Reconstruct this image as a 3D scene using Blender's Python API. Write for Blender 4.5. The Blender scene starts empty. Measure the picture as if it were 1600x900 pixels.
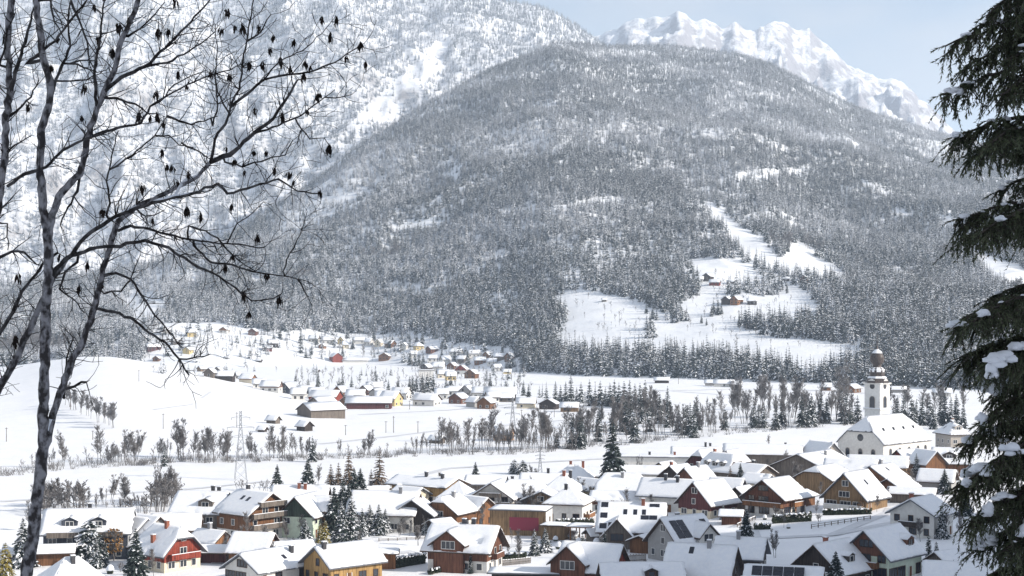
import bpy, bmesh, math, random
import numpy as np
from mathutils import Vector, Matrix
rnd = random.Random(7); DENOISE = True
scene = bpy.context.scene
C = scene.collection

# ---------------------------------------------------------------- camera
FPX, HOR = 2444.0, 490.0            # focal length and horizon row of the 1600 px wide photograph
cd = bpy.data.cameras.new('camera')
cam = bpy.data.objects.new('camera', cd); C.objects.link(cam)
cam.location = (0, 0, 0); cam.rotation_euler = (math.radians(90), 0, 0)
cd.sensor_width = 36.0; cd.lens = 36.0 * FPX / 1600
cd.shift_y = (HOR - 450) / 1600.0
cd.clip_start = 0.1; cd.clip_end = 40000
scene.camera = cam

# ---------------------------------------------------------------- sky, sun, exposure
SUN_EL, SUN_BACK = math.radians(27), math.radians(18)
sun_dir = Vector((math.cos(SUN_BACK) * math.cos(SUN_EL), -math.sin(SUN_BACK) * math.cos(SUN_EL), math.sin(SUN_EL)))
w = bpy.data.worlds.new('World'); scene.world = w; w.use_nodes = True
nt = w.node_tree; nt.nodes.clear()
def N(nt, t, **kw):
    n = nt.nodes.new(t)
    for k, v in kw.items(): setattr(n, k, v)
    return n
out = N(nt, 'ShaderNodeOutputWorld'); bg = N(nt, 'ShaderNodeBackground'); bg.inputs['Strength'].default_value = 0.105
sky = N(nt, 'ShaderNodeTexSky', sky_type='NISHITA', sun_disc=False)
sky.sun_elevation = SUN_EL
sky.sun_rotation = math.atan2(sun_dir.x, sun_dir.y)
sky.altitude = 700; sky.air_density = 1.0; sky.dust_density = 0.5; sky.ozone_density = 1.0
tc = N(nt, 'ShaderNodeTexCoord'); mp = N(nt, 'ShaderNodeMapping'); mp.inputs['Scale'].default_value = (3.2, 3.2, 9)
no = N(nt, 'ShaderNodeTexNoise'); no.inputs['Scale'].default_value = 1.6; no.inputs['Detail'].default_value = 6; no.inputs['Roughness'].default_value = 0.5
rp = N(nt, 'ShaderNodeValToRGB'); rp.color_ramp.elements[0].position = 0.27; rp.color_ramp.elements[1].position = 0.72
rp.color_ramp.elements[1].color = (0.95, 0.95, 0.95, 1)
mx = N(nt, 'ShaderNodeMixRGB'); mx.inputs[2].default_value = (5.3, 5.35, 5.45, 1)   # thin pale cloud
nt.links.new(tc.outputs['Generated'], mp.inputs[0]); nt.links.new(mp.outputs[0], no.inputs['Vector'])
nt.links.new(no.outputs['Fac'], rp.inputs[0]); nt.links.new(rp.outputs[0], mx.inputs[0])
nt.links.new(sky.outputs[0], mx.inputs[1]); nt.links.new(mx.outputs[0], bg.inputs['Color']); nt.links.new(bg.outputs[0], out.inputs[0])
sl = bpy.data.lights.new('sun', 'SUN'); sl.energy = 5.0; sl.angle = math.radians(0.5); sl.color = (1.0, 0.925, 0.825)
sun = bpy.data.objects.new('sun', sl); C.objects.link(sun)
sun.rotation_euler = (-sun_dir).to_track_quat('-Z', 'Y').to_euler()
scene.view_settings.view_transform = 'Standard'; scene.view_settings.look = 'None'
scene.view_settings.exposure = 0.42; scene.view_settings.gamma = 1; scene.view_settings.use_curve_mapping = False
scene.render.engine = 'CYCLES'
scene.cycles.use_denoising = DENOISE
scene.cycles.max_bounces = 6; scene.cycles.diffuse_bounces = 3; scene.cycles.volume_bounces = 1
scene.cycles.sample_clamp_indirect = 6

# ---------------------------------------------------------------- terrain as a function
FLOOR = -53.4
def _hash(ix, iy, seed):
    h = (ix.astype(np.int64) * 374761393 + iy.astype(np.int64) * 668265263 + seed * 974711) & 0x7fffffff
    h = ((h ^ (h >> 13)) * 1274126177) & 0x7fffffff
    return ((h ^ (h >> 16)) & 0xffff) / 65535.0
def vnoise(x, y, seed=0):
    ix, iy = np.floor(x), np.floor(y); fx, fy = x - ix, y - iy
    fx = fx * fx * fx * (fx * (fx * 6 - 15) + 10); fy = fy * fy * fy * (fy * (fy * 6 - 15) + 10)
    a, b = _hash(ix, iy, seed), _hash(ix + 1, iy, seed); c, d = _hash(ix, iy + 1, seed), _hash(ix + 1, iy + 1, seed)
    return (a + (b - a) * fx) * (1 - fy) + (c + (d - c) * fx) * fy
def fbm(x, y, sc, oct=4, seed=0, ridged=False):
    x, y = np.asarray(x, float) / sc, np.asarray(y, float) / sc
    s, a, t = 0, 1.0, 0
    for k in range(oct):
        n = vnoise(x, y, seed + k * 17)
        n = 1 - 2 * np.abs(2 * n - 1) if ridged else 2 * n - 1
        s = s + a * n; t += a; a *= 0.5; x, y = x * 2.03 + 5.7, y * 2.03 + 1.3
    return s / t
def sstep(a, b, x):
    t = np.clip((x - a) / (b - a), 0, 1); return t * t * (3 - 2 * t)
def table(pts):
    xs, ys = zip(*pts); return lambda u: np.interp(u, xs, ys)
def soft_table(pts):
    xs, ys = zip(*pts); ks = np.linspace(-55, 55, 9); ws = np.cos(ks / 62 * 1.57)
    return lambda u: sum(wk * np.interp(u + kk, xs, ys) for kk, wk in zip(ks, ws)) / ws.sum()
# silhouettes (photo rows) and the distances of foot and crest of each range, by bearing
S1 = table([(-3000,470),(-200,470),(0,446),(100,438),(200,424),(300,396),(380,356),(420,332),(480,294),(560,229),(650,174),(760,114),(870,68),(950,74),(1040,72),(1150,86),(1200,101),(1270,136),(1340,171),(1420,196),(1500,221),(1600,246),(1800,305),(2400,390),(4500,430)])
C1 = soft_table([(-3000,2300),(0,2300),(300,2400),(420,2650),(650,3100),(870,3600),(1040,3950),(1270,3850),(1500,3700),(1800,3400),(4500,3200)])
F1 = soft_table([(-3000,1700),(0,1550),(300,1500),(560,1650),(640,1600),(800,1450),(900,1340),(1100,1260),(1300,1180),(1500,1090),(1800,1050),(4500,1000)])
S2 = table([(-3000,0),(-500,-75),(0,-75),(300,-72),(500,-66),(650,-48),(720,-22),(760,-2),(800,4),(840,10),(870,22),(900,40),(925,58),(960,82),(1100,200),(1300,400),(4500,470)])
S3 = table([(-3000,400),(800,200),(880,62),(930,57),(960,49),(985,36),(1000,30),(1025,27),(1045,21),(1065,22),(1085,33),(1100,27),(1118,36),(1130,48),(1148,38),(1165,44),(1185,46),(1205,37),(1225,38),(1240,44),(1262,44),(1280,60),(1305,84),(1330,105),(1365,122),(1400,126),(1425,140),(1450,166),(1490,205),(1560,235),(1650,280),(2000,400),(4500,440)])
LH_S = soft_table([(-600,590),(-200,586),(0,577),(60,567),(150,554),(240,567),(320,590),(420,613),(480,628),(530,637),(545,640)])
LH_C = soft_table([(-600,1100),(0,1060),(150,1030),(320,970),(480,905),(545,880)])
def terrain(x, y):
    """height and layer (0 camera slope and valley, 1 wooded hill, 2 snowy mountain, 3 far peaks) at world x, y"""
    x = np.asarray(x, float); y = np.asarray(y, float)
    Y = np.maximum(y, 40.0); u = 800 + FPX * x / Y
    # camera hillside and the spur on its right, unseen, added to shade foreground and lower village
    s = -1.75 - 0.42 * y - 0.03 * x + 1.2 * fbm(x, y, 30, 3, 3)
    rise = 4.5 * sstep(15, 105, x) * sstep(520, 390, y) * sstep(250, 330, y)
    fl = FLOOR + rise + 0.5 * fbm(x, y, 45, 3, 5) + 0.15 * fbm(x, y, 9, 2, 6)
    k = 5.0
    z = fl + k * np.logaddexp(0, np.clip((s - fl) / k, -60, 60))
    shade_spur = 150 * sstep(22, 240, x - 0.31 * np.maximum(y - 40, 0)) * sstep(SHADE_SPUR_Y[1], SHADE_SPUR_Y[0], y + 26 * fbm(x, y, 55, 3, 9))
    z = z + shade_spur * sstep(-900, -300, y)
    # white rounded hill at left of the valley
    yc = LH_C(u); zc = -(LH_S(u) - HOR) / FPX * yc
    lh = np.where(y < yc, sstep(630, 1.0, (yc - y) / (yc - 630) * 629 + 1), sstep(yc + 330, yc, y))
    lh = np.where(y < yc, 0.45 * sstep(630.0, yc, y) + 0.55 * np.clip((y - 630.0) / (yc - 630.0), 0, 1) ** 1.15, sstep(yc + 330, yc, y))
    z = z + np.maximum(zc - FLOOR, 0) * lh * sstep(590, 520, u) * (y > 500)
    lay = np.zeros(x.shape, int)
    # wooded hill
    f1, c1 = F1(u), C1(u); zc = (HOR - S1(u)) / FPX * c1
    t = (y - f1) / (c1 - f1); tt = np.clip(t, 0, 1)
    p = 0.78 * tt ** 1.25 + 0.22 * tt
    n1 = (42 * fbm(x * 1.0, y * 0.55, 420, 4, 21, True) + 10 * fbm(x, y, 120, 3, 22)) * np.minimum(tt * 3, 1) * np.clip((1 - tt) * 5 + 0.12, 0, 1)
    z1 = FLOOR + (zc - FLOOR) * p + n1
    cap = zc / c1 * y; z1 = np.where((z1 > cap) & (t <= 1), cap - .15 * (z1 - cap), z1); n1 = np.minimum(n1, 0)
    z1 = np.where(t > 1, zc + n1 - 0.55 * (y - c1), z1)
    m = (y > f1) & (z1 > z); z = np.where(m, z1, z); lay = np.where(m, 1, lay)
    # snowy mountain at left
    c2 = 5900 + 500 * fbm(u, u * 0, 300, 2, 31); f2 = 2650.0; zc = (HOR - S2(u)) / FPX * c2
    t = (y - f2) / (c2 - f2); tt = np.clip(t, 0, 1)
    n2 = (150 * fbm(x + 0.35 * y, y * 0.4, 720, 5, 41, True) + 36 * fbm(x, y * 0.6, 170, 3, 42, True)) * np.minimum(tt * 4, 1) * np.clip((1 - tt) * 3 + 0.05, 0, 1)
    z2 = -45 + (zc + 45) * (0.72 * tt ** 1.1 + 0.28 * tt * tt) + n2
    cap = zc / c2 * y; z2 = np.where((z2 > cap) & (t <= 1), cap - .15 * (z2 - cap), z2); n2 = np.minimum(n2, 0)
    z2 = np.where(t > 1, zc + n2 - 0.6 * (y - c2), z2)
    m = (y > f2) & (z2 > z); z = np.where(m, z2, z); lay = np.where(m, 2, lay)
    # far peaks
    c3 = 7600.0 + 300 * fbm(u, u * 0, 160, 3, 51); f3 = 5000.0; zc = (HOR - S3(u) + 7 * fbm(u, u * 0, 26, 4, 53, True)) / FPX * c3
    t = (y - f3) / (c3 - f3); tt = np.clip(t, 0, 1)
    n3 = (230 * fbm(x + 0.9 * y, y * 0.8 - 0.5 * x, 620, 5, 61, True) + 170 * fbm(x, y, 230, 6, 62, True)) * np.clip((1 - tt) * 2.2 + 0.10, 0, 1) * np.minimum(tt * 4, 1)
    z3 = -60 + (zc + 60) * tt ** 1.05 + n3
    cap = zc / c3 * y; z3 = np.where((z3 > cap) & (t <= 1), cap - .15 * (z3 - cap), z3)
    z3 = np.where(t > 1, zc - 0.5 * (y - c3), z3)
    m = (y > f3) & (z3 > z); z = np.where(m, z3, z); lay = np.where(m, 3, lay)
    return z, lay
SHADE_SPUR_Y = (252.0, 441.0)  # far limits of the out-of-view rise, set by where its shade should end
def zg(x, y): return float(terrain(np.array([x]), np.array([y]))[0][0])
_ys = np.concatenate([np.arange(200, 700, 1.0), np.arange(700, 2000, 2.5), np.arange(2000, 6000, 10)])
def hit(px, py, h=0.0, ymin=200):
    """the world point where the sight line through (px, py) comes within h above the ground"""
    ys = _ys[_ys >= ymin]; x = (px - 800) / FPX * ys; z = -(py - HOR) / FPX * ys
    g = terrain(x, ys)[0] + h
    i = np.argmax(z <= g) if (z <= g).any() else len(ys) - 1
    if i > 0:
        d0, d1 = z[i-1] - g[i-1], z[i] - g[i]; k = d0 / (d0 - d1 + 1e-9); yy = ys[i-1] + k * (ys[i] - ys[i-1])
    else: yy = ys[0]
    return (px - 800) / FPX * yy, yy

# ---------------------------------------------------------------- materials
MATS = {}
def newmat(name):
    m = bpy.data.materials.new(name); m.use_nodes = True
    b = m.node_tree.nodes['Principled BSDF']; b.inputs['Roughness'].default_value = 0.8
    b.inputs['Specular IOR Level'].default_value = 0.25
    return m, m.node_tree, b
def noise_mat(name, c1, c2, scale=6, rough=0.8, bump=0.0, detail=5, stretch=(1, 1, 1), lo=0.35, hi=0.65, spec=0.25):
    if name in MATS: return MATS[name]
    m, nt, b = newmat(name)
    tc = N(nt, 'ShaderNodeTexCoord'); mp = N(nt, 'ShaderNodeMapping'); mp.inputs['Scale'].default_value = stretch
    no = N(nt, 'ShaderNodeTexNoise'); no.inputs['Scale'].default_value = scale; no.inputs['Detail'].default_value = detail
    rp = N(nt, 'ShaderNodeValToRGB'); e = rp.color_ramp.elements
    e[0].position, e[1].position = lo, hi; e[0].color = (*c1, 1); e[1].color = (*c2, 1)
    nt.links.new(tc.outputs['Object'], mp.inputs[0]); nt.links.new(mp.outputs[0], no.inputs['Vector'])
    nt.links.new(no.outputs['Fac'], rp.inputs[0]); nt.links.new(rp.outputs[0], b.inputs['Base Color'])
    b.inputs['Roughness'].default_value = rough; b.inputs['Specular IOR Level'].default_value = spec
    if bump:
        bp = N(nt, 'ShaderNodeBump'); bp.inputs['Strength'].default_value = bump; bp.inputs['Distance'].default_value = 0.1
        nt.links.new(no.outputs['Fac'], bp.inputs['Height']); nt.links.new(bp.outputs[0], b.inputs['Normal'])
    MATS[name] = m; return m
def wood(name, col, dark=0.45, width=5.0, axis=0):
    """boards: vertical plank lines and streaky grain in object space"""
    key = 'wood_' + name
    if key in MATS: return MATS[key]
    m, nt, b = newmat(key)
    tc = N(nt, 'ShaderNodeTexCoord'); sx = N(nt, 'ShaderNodeSeparateXYZ'); nt.links.new(tc.outputs['Object'], sx.inputs[0])
    ad = N(nt, 'ShaderNodeMath', operation='ADD'); nt.links.new(sx.outputs[0], ad.inputs[0]); nt.links.new(sx.outputs[1], ad.inputs[1])
    ml = N(nt, 'ShaderNodeMath', operation='MULTIPLY'); ml.inputs[1].default_value = width; nt.links.new(ad.outputs[0], ml.inputs[0])
    fr = N(nt, 'ShaderNodeMath', operation='FRACT'); nt.links.new(ml.outputs[0], fr.inputs[0])
    lt = N(nt, 'ShaderNodeMath', operation='LESS_THAN'); lt.inputs[1].default_value = 0.13; nt.links.new(fr.outputs[0], lt.inputs[0])
    fl = N(nt, 'ShaderNodeMath', operation='FLOOR'); nt.links.new(ml.outputs[0], fl.inputs[0])
    wn = N(nt, 'ShaderNodeTexWhiteNoise', noise_dimensions='1D'); nt.links.new(fl.outputs[0], wn.inputs['W'])
    mp = N(nt, 'ShaderNodeMapping'); mp.inputs['Scale'].default_value = (2.5, 2.5, 0.35); nt.links.new(tc.outputs['Object'], mp.inputs[0])
    no = N(nt, 'ShaderNodeTexNoise'); no.inputs['Scale'].default_value = 1.6; no.inputs['Detail'].default_value = 6; nt.links.new(mp.outputs[0], no.inputs['Vector'])
    a2 = N(nt, 'ShaderNodeMath', operation='MULTIPLY_ADD'); a2.inputs[1].default_value = 0.35; nt.links.new(wn.outputs[0], a2.inputs[0]); nt.links.new(no.outputs['Fac'], a2.inputs[2])
    rp = N(nt, 'ShaderNodeValToRGB'); e = rp.color_ramp.elements; e[0].position, e[1].position = 0.35, 0.95
    e[0].color = (*[c * dark for c in col], 1); e[1].color = (*[min(1, c * 1.25) for c in col], 1)
    nt.links.new(a2.outputs[0], rp.inputs[0])
    mx = N(nt, 'ShaderNodeMixRGB', blend_type='MULTIPLY'); mx.inputs[2].default_value = (0.35, 0.33, 0.32, 1)
    nt.links.new(lt.outputs[0], mx.inputs[0]); nt.links.new(rp.outputs[0], mx.inputs[1]); nt.links.new(mx.outputs[0], b.inputs['Base Color'])
    MATS[key] = m; return m
def plaster(name, col): return noise_mat('plaster_' + name, [c * 0.86 for c in col], col, 1.3, 0.9, 0.15)
def flat(name, col, rough=0.6, metal=0.0, spec=0.4):
    if name in MATS: return MATS[name]
    m, nt, b = newmat(name); b.inputs['Base Color'].default_value = (*col, 1); b.inputs['Roughness'].default_value = rough
    b.inputs['Metallic'].default_value = metal; b.inputs['Specular IOR Level'].default_value = spec
    MATS[name] = m; return m
SNOW = noise_mat('snow', (0.80, 0.82, 0.86), (0.86, 0.87, 0.89), 1.2, 0.75, 0.35, 6)
SNOWT = noise_mat('tree_snow', (0.78, 0.80, 0.84), (0.86, 0.87, 0.90), 3.0, 0.8, 0.0, 2)
NEEDLE = noise_mat('needles', (0.014, 0.023, 0.022), (0.034, 0.049, 0.044), 1.1, 0.75, 0, 3)
NEEDLEB = noise_mat('frosted_needles', (0.020, 0.031, 0.042), (0.058, 0.076, 0.098), 0.9, 0.8, 0, 3)
LARCH = noise_mat('larch_twigs', (0.10, 0.065, 0.04), (0.20, 0.14, 0.09), 1.5, 0.85, 0, 3)
YEW = noise_mat('yellow_green', (0.13, 0.11, 0.025), (0.28, 0.22, 0.05), 1.5, 0.8, 0, 3)
BEECH = noise_mat('dry_leaves', (0.16, 0.085, 0.03), (0.34, 0.18, 0.06), 1.5, 0.8, 0, 3)
BARK = noise_mat('bark', (0.055, 0.045, 0.038), (0.14, 0.12, 0.10), 5, 0.9, 0.4, 5, (1, 1, 0.4))
TWIG = noise_mat('bare_twigs', (0.095, 0.085, 0.08), (0.31, 0.30, 0.30), 5, 0.9, lo=.40, hi=.72)
GLASS = flat('window_glass', (0.02, 0.025, 0.035), 0.08, 0, 0.6)
WFRAME = flat('white_frame', (0.72, 0.71, 0.68), 0.5)
DFRAME = wood('dark_frame', (0.10, 0.055, 0.035))
METAL = flat('grey_metal', (0.30, 0.31, 0.33), 0.5, 0.6)
DMETAL = flat('dark_metal', (0.05, 0.05, 0.055), 0.5, 0.3)
BRICK = noise_mat('brick', (0.20, 0.075, 0.05), (0.33, 0.13, 0.085), 9, 0.9, 0.2)

def ground_mat(name, base1, base2, rock=None, sl0=0.55, sl1=0.75, rs=0.012, bump=0.5, bscale=0.05, bdist=4.0, scrub=0.0):
    """snow cover in world space; bare rock where the face is steep"""
    m, nt, b = newmat(name)
    ge = N(nt, 'ShaderNodeNewGeometry')
    no = N(nt, 'ShaderNodeTexNoise'); no.inputs['Scale'].default_value = bscale; no.inputs['Detail'].default_value = 8; no.inputs['Roughness'].default_value = 0.6
    nt.links.new(ge.outputs['Position'], no.inputs['Vector'])
    rp = N(nt, 'ShaderNodeValToRGB'); e = rp.color_ramp.elements; e[0].position, e[1].position = 0.3, 0.7
    e[0].color = (*base1, 1); e[1].color = (*base2, 1); nt.links.new(no.outputs['Fac'], rp.inputs[0])
    col = rp.outputs[0]
    if rock:
        sx = N(nt, 'ShaderNodeSeparateXYZ'); nt.links.new(ge.outputs['Normal'], sx.inputs[0])
        n2 = N(nt, 'ShaderNodeTexNoise'); n2.inputs['Scale'].default_value = rs; n2.inputs['Detail'].default_value = 9; n2.inputs['Roughness'].default_value = 0.72
        nt.links.new(ge.outputs['Position'], n2.inputs['Vector'])
        ma = N(nt, 'ShaderNodeMath', operation='MULTIPLY_ADD'); ma.inputs[1].default_value = 1.1; nt.links.new(n2.outputs['Fac'], ma.inputs[0]); nt.links.new(sx.outputs[2], ma.inputs[2])
        r2 = N(nt, 'ShaderNodeValToRGB'); e = r2.color_ramp.elements; e[0].position, e[1].position = sl0, sl1
        e[0].color = (1, 1, 1, 1); e[1].color = (0, 0, 0, 1)
        dv = N(nt, 'ShaderNodeMath', operation='MULTIPLY'); dv.inputs[1].default_value = 0.6; nt.links.new(ma.outputs[0], dv.inputs[0]); nt.links.new(dv.outputs[0], r2.inputs[0])
        mx = N(nt, 'ShaderNodeMixRGB'); mx.inputs[2].default_value = (*rock, 1)
        nt.links.new(r2.outputs[0], mx.inputs[0]); nt.links.new(col, mx.inputs[1]); col = mx.outputs[0]
    nt.links.new(col, b.inputs['Base Color']); b.inputs['Roughness'].default_value = 0.7
    bp = N(nt, 'ShaderNodeBump'); bp.inputs['Strength'].default_value = bump; bp.inputs['Distance'].default_value = bdist
    nt.links.new(no.outputs['Fac'], bp.inputs['Height']); nt.links.new(bp.outputs[0], b.inputs['Normal'])
    return m
G_VALLEY = ground_mat('valley_snow', (0.82, 0.83, 0.86), (0.88, 0.885, 0.90), None, bump=0.5, bscale=0.10, bdist=0.9)
G_HILL = ground_mat('hill_snow', (0.80, 0.82, 0.85), (0.87, 0.88, 0.90), (0.22, 0.20, 0.19), 0.60, 0.72, 0.03, 0.5, 0.03, 4)
G_MOUNT = ground_mat('mountain_snow', (0.80, 0.81, 0.84), (0.88, 0.885, 0.90), (0.30, 0.285, 0.285), 0.66, 0.82, 0.012, 0.7, 0.02, 10)
G_PEAK = ground_mat('peak_snow', (0.80, 0.81, 0.85), (0.88, 0.885, 0.90), (0.30, 0.29, 0.31), 0.70, 0.86, 0.022, 0.9, 0.03, 16)

# ---------------------------------------------------------------- object helpers
def tag(o, label=None, cat=None, group=None, kind=None):
    if label: o['label'] = label
    if cat: o['category'] = cat
    if group: o['group'] = group
    if kind: o['kind'] = kind
    return o
def mesh_obj(name, verts, faces, mats, midx=None, parent=None, smooth=False):
    me = bpy.data.meshes.new(name)
    if isinstance(verts, np.ndarray):
        nv, nf, k = len(verts), len(faces), faces.shape[1]
        me.vertices.add(nv); me.vertices.foreach_set('co', verts.astype(np.float32).ravel())
        me.loops.add(nf * k); me.loops.foreach_set('vertex_index', faces.astype(np.int32).ravel())
        me.polygons.add(nf); me.polygons.foreach_set('loop_start', np.arange(0, nf * k, k, dtype=np.int32))
        me.update(calc_edges=True)
    else: me.from_pydata([tuple(v) for v in verts], [], faces); me.update()
    for m in mats: me.materials.append(m)
    if midx is not None: me.polygons.foreach_set('material_index', np.asarray(midx, dtype=np.int32))
    if smooth: me.polygons.foreach_set('use_smooth', np.ones(len(me.polygons), dtype=bool))
    o = bpy.data.objects.new(name, me); C.objects.link(o)
    if parent: o.parent = parent
    return o
def empty(name, loc, rz=0.0):
    o = bpy.data.objects.new(name, None); C.objects.link(o); o.location = loc; o.rotation_euler = (0, 0, rz); o.empty_display_size = 0.5
    return o
class MB:
    def __init__(s): s.v = []; s.f = []; s.m = []
    def add(s, vs, fs, mi=0):
        b = len(s.v); s.v += [tuple(v) for v in vs]; s.f += [tuple(i + b for i in f) for f in fs]; s.m += [mi] * len(fs); return s
    def box(s, x0, x1, y0, y1, z0, z1, mi=0):
        return s.add([(x0,y0,z0),(x1,y0,z0),(x1,y1,z0),(x0,y1,z0),(x0,y0,z1),(x1,y0,z1),(x1,y1,z1),(x0,y1,z1)],
                     [(0,3,2,1),(4,5,6,7),(0,1,5,4),(1,2,6,5),(2,3,7,6),(3,0,4,7)], mi)
    def prism(s, pts, a, b, mi=0):
        """extrude a 3-D polygon from offset a to offset b"""
        n = len(pts); A = [Vector(p) + Vector(a) for p in pts]; B = [Vector(p) + Vector(b) for p in pts]
        return s.add(A + B, [tuple(range(n))[::-1], tuple(range(n, 2 * n))] + [(i, (i + 1) % n, n + (i + 1) % n, n + i) for i in range(n)], mi)
    def tube(s, pts, radii, n=5, mi=0, cap=True):
        pts = [Vector(p) for p in pts]; b = len(s.v); prev = None
        for i, p in enumerate(pts):
            d = (pts[min(i + 1, len(pts) - 1)] - pts[max(i - 1, 0)])
            d = d.normalized() if d.length > 1e-9 else Vector((0, 0, 1))
            a = d.orthogonal().normalized() if prev is None else (prev - d * prev.dot(d))
            if a.length < 1e-6: a = d.orthogonal()
            a.normalize(); prev = a; c = d.cross(a)
            for k in range(n):
                t = 2 * math.pi * k / n; s.v.append(tuple(p + (a * math.cos(t) + c * math.sin(t)) * radii[i]))
        for i in range(len(pts) - 1):
            for k in range(n):
                s.f.append((b + i*n + k, b + i*n + (k+1) % n, b + (i+1)*n + (k+1) % n, b + (i+1)*n + k)); s.m.append(mi)
        if cap:
            s.f.append(tuple(b + k for k in range(n))[::-1]); s.m.append(mi)
            e = b + (len(pts) - 1) * n; s.f.append(tuple(e + k for k in range(n))); s.m.append(mi)
        return s
    def lathe(s, prof, n=16, mi=0, rot=0.0, cx=0, cy=0):
        b = len(s.v)
        for r, z in prof:
            for k in range(n):
                t = 2 * math.pi * k / n + rot; s.v.append((cx + r * math.cos(t), cy + r * math.sin(t), z))
        for i in range(len(prof) - 1):
            for k in range(n):
                s.f.append((b + i*n + k, b + i*n + (k+1) % n, b + (i+1)*n + (k+1) % n, b + (i+1)*n + k)); s.m.append(mi)
        s.f.append(tuple(b + (len(prof)-1)*n + k for k in range(n))); s.m.append(mi)
        return s
    def build(s, name, mats, parent=None, smooth=False):
        return mesh_obj(name, s.v, s.f, mats, s.m, parent, smooth)
def link_copy(o, parent=None):
    c = o.copy(); C.objects.link(c); c.parent = parent
    for ch in o.children: link_copy(ch, c)
    return c

# ---------------------------------------------------------------- the ground, sheet by sheet
us = np.concatenate([np.linspace(-4200, -140, 46)[:-1], np.arange(-140, 1741, 4.0), np.linspace(1740, 5200, 46)[1:]])
ysr = np.concatenate([np.geomspace(58, 600, 90)[:-1], np.geomspace(600, 1400, 90)[:-1], np.geomspace(1400, 9000, 460), np.geomspace(9000, 16000, 8)[1:]])
UU, YY = np.meshgrid(us, ysr); XX = (UU - 800) / FPX * YY
ZZ, LL = terrain(XX, YY)
nr, nc = UU.shape
vid = np.arange(nr * nc).reshape(nr, nc)
fac = np.stack([vid[:-1, :-1], vid[:-1, 1:], vid[1:, 1:], vid[1:, :-1]], -1).reshape(-1, 4)
flay = np.stack([LL[:-1, :-1], LL[:-1, 1:], LL[1:, 1:], LL[1:, :-1]], -1).reshape(-1, 4).max(1)
co = np.stack([XX, YY, ZZ], -1).reshape(-1, 3)
for k, (nm, mat) in enumerate((('valley_ground', G_VALLEY), ('hill', G_HILL), ('mountain', G_MOUNT), ('peaks', G_PEAK))):
    f = fac[flay == k]; used = np.unique(f); remap = np.zeros(nr * nc, int); remap[used] = np.arange(len(used))
    tag(mesh_obj(nm, co[used], remap[f], [mat], smooth=True), kind='structure')
gx = np.linspace(-420, 520, 95); gy = np.linspace(-320, 60, 60); GX, GY = np.meshgrid(gx, gy); GZ = terrain(GX, GY)[0]
v2 = np.arange(GX.size).reshape(GX.shape)
tag(mesh_obj('hillside', np.stack([GX, GY, GZ], -1).reshape(-1, 3), np.stack([v2[:-1,:-1], v2[:-1,1:], v2[1:,1:], v2[1:,:-1]], -1).reshape(-1, 4), [G_VALLEY], smooth=True), kind='structure')

# ---------------------------------------------------------------- the air
hz = MB().box(-9000, 14000, -420, 17000, -75, 1560).build('haze', [])
hm = bpy.data.materials.new('air'); hm.use_nodes = True; hn = hm.node_tree; hn.nodes.clear()
ho = N(hn, 'ShaderNodeOutputMaterial'); hv = N(hn, 'ShaderNodeVolumePrincipled')
hv.inputs['Color'].default_value = (0.70, 0.83, 1.0, 1); hv.inputs['Density'].default_value = 0.000085; hv.inputs['Anisotropy'].default_value = 0.2
hn.links.new(hv.outputs[0], ho.inputs['Volume']); hz.data.materials.append(hm)
tag(hz, kind='stuff')

# ---------------------------------------------------------------- trees: builders
def blade(mb, p0, az, L, droop, wid, mi, segs=2, jag=0.0, r=rnd, snow=0.0, smi=2):
    """a spruce bough: a drooping tent-shaped spray of needles, with snow lying on parts of it"""
    dx, dy = math.cos(az), math.sin(az); px_, py_ = -dy, dx
    b = len(mb.v); n = segs + 1
    for i in range(n):
        t = i / segs; q = t * L
        z = p0[2] - droop * L * (t ** 1.4) + (0.10 * L * math.sin(t * 3.1)); ww = wid * L * (0.35 + 0.65 * math.sin(min(1, t * 1.25) * 2.4 + 0.3)) * (1 - t ** 3) + 0.01
        ww *= 1 + jag * (r.random() - 0.5); cx, cy = p0[0] + dx * q, p0[1] + dy * q
        zz = z - ww * 0.55
        mb.v += [(cx + px_ * ww, cy + py_ * ww, zz - jag * .1 * L * r.random()), (cx, cy, z), (cx - px_ * ww, cy - py_ * ww, zz - jag * .1 * L * r.random())]
    for i in range(segs):
        for k in (0, 1):
            mb.f.append((b + 3*i + k, b + 3*i + k + 1, b + 3*i + k + 4, b + 3*i + k + 3)); mb.m.append(mi if r.random() > snow else smi)
def spruce_parts(h, rad, whorls, per, segs=2, snow=0.25, jag=0.4, seed=1, base=0.08, wid=0.2, needle=1, sub=False, power=0.9):
    r = random.Random(seed); tr = MB(); cr = MB()
    tr.tube([(0,0,-0.05*h),(0,0,h*0.5),(0,0,h*0.985)], [h*0.014, h*0.010, h*0.003], 5, 0)
    for i in range(whorls):
        t = (i + r.random() * 0.5) / whorls; z = h * (base + (1 - base) * t) * 0.99
        L0 = rad * ((1 - t) ** power) * (0.85 + 0.3 * r.random()) + 0.02 * h * (1 - t) + 0.012 * h
        n = max(3, int(per * (0.55 + 0.45 * (1 - t)))); a0 = r.random() * 6.28
        for k in range(n):
            az = a0 + 6.283 * k / n + r.uniform(-0.25, 0.25); L = L0 * r.uniform(0.72, 1.12)
            dr = 0.55 - 0.5 * t + r.uniform(-0.08, 0.08)
            blade(cr, (0, 0, z + r.uniform(-.02, .02) * h), az, L, dr, wid, needle, segs, jag, r, snow)
            if sub:
                for q in (0.35, 0.6, 0.85):
                    for sgn in (-1, 1):
                        zz = z - dr * L * q ** 1.4
                        blade(cr, (math.cos(az) * L * q, math.sin(az) * L * q, zz), az + sgn * 0.85, L * 0.38 * (1.25 - q), dr * 0.8, wid, needle, 2, jag, r, snow)
    return tr, cr
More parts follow.
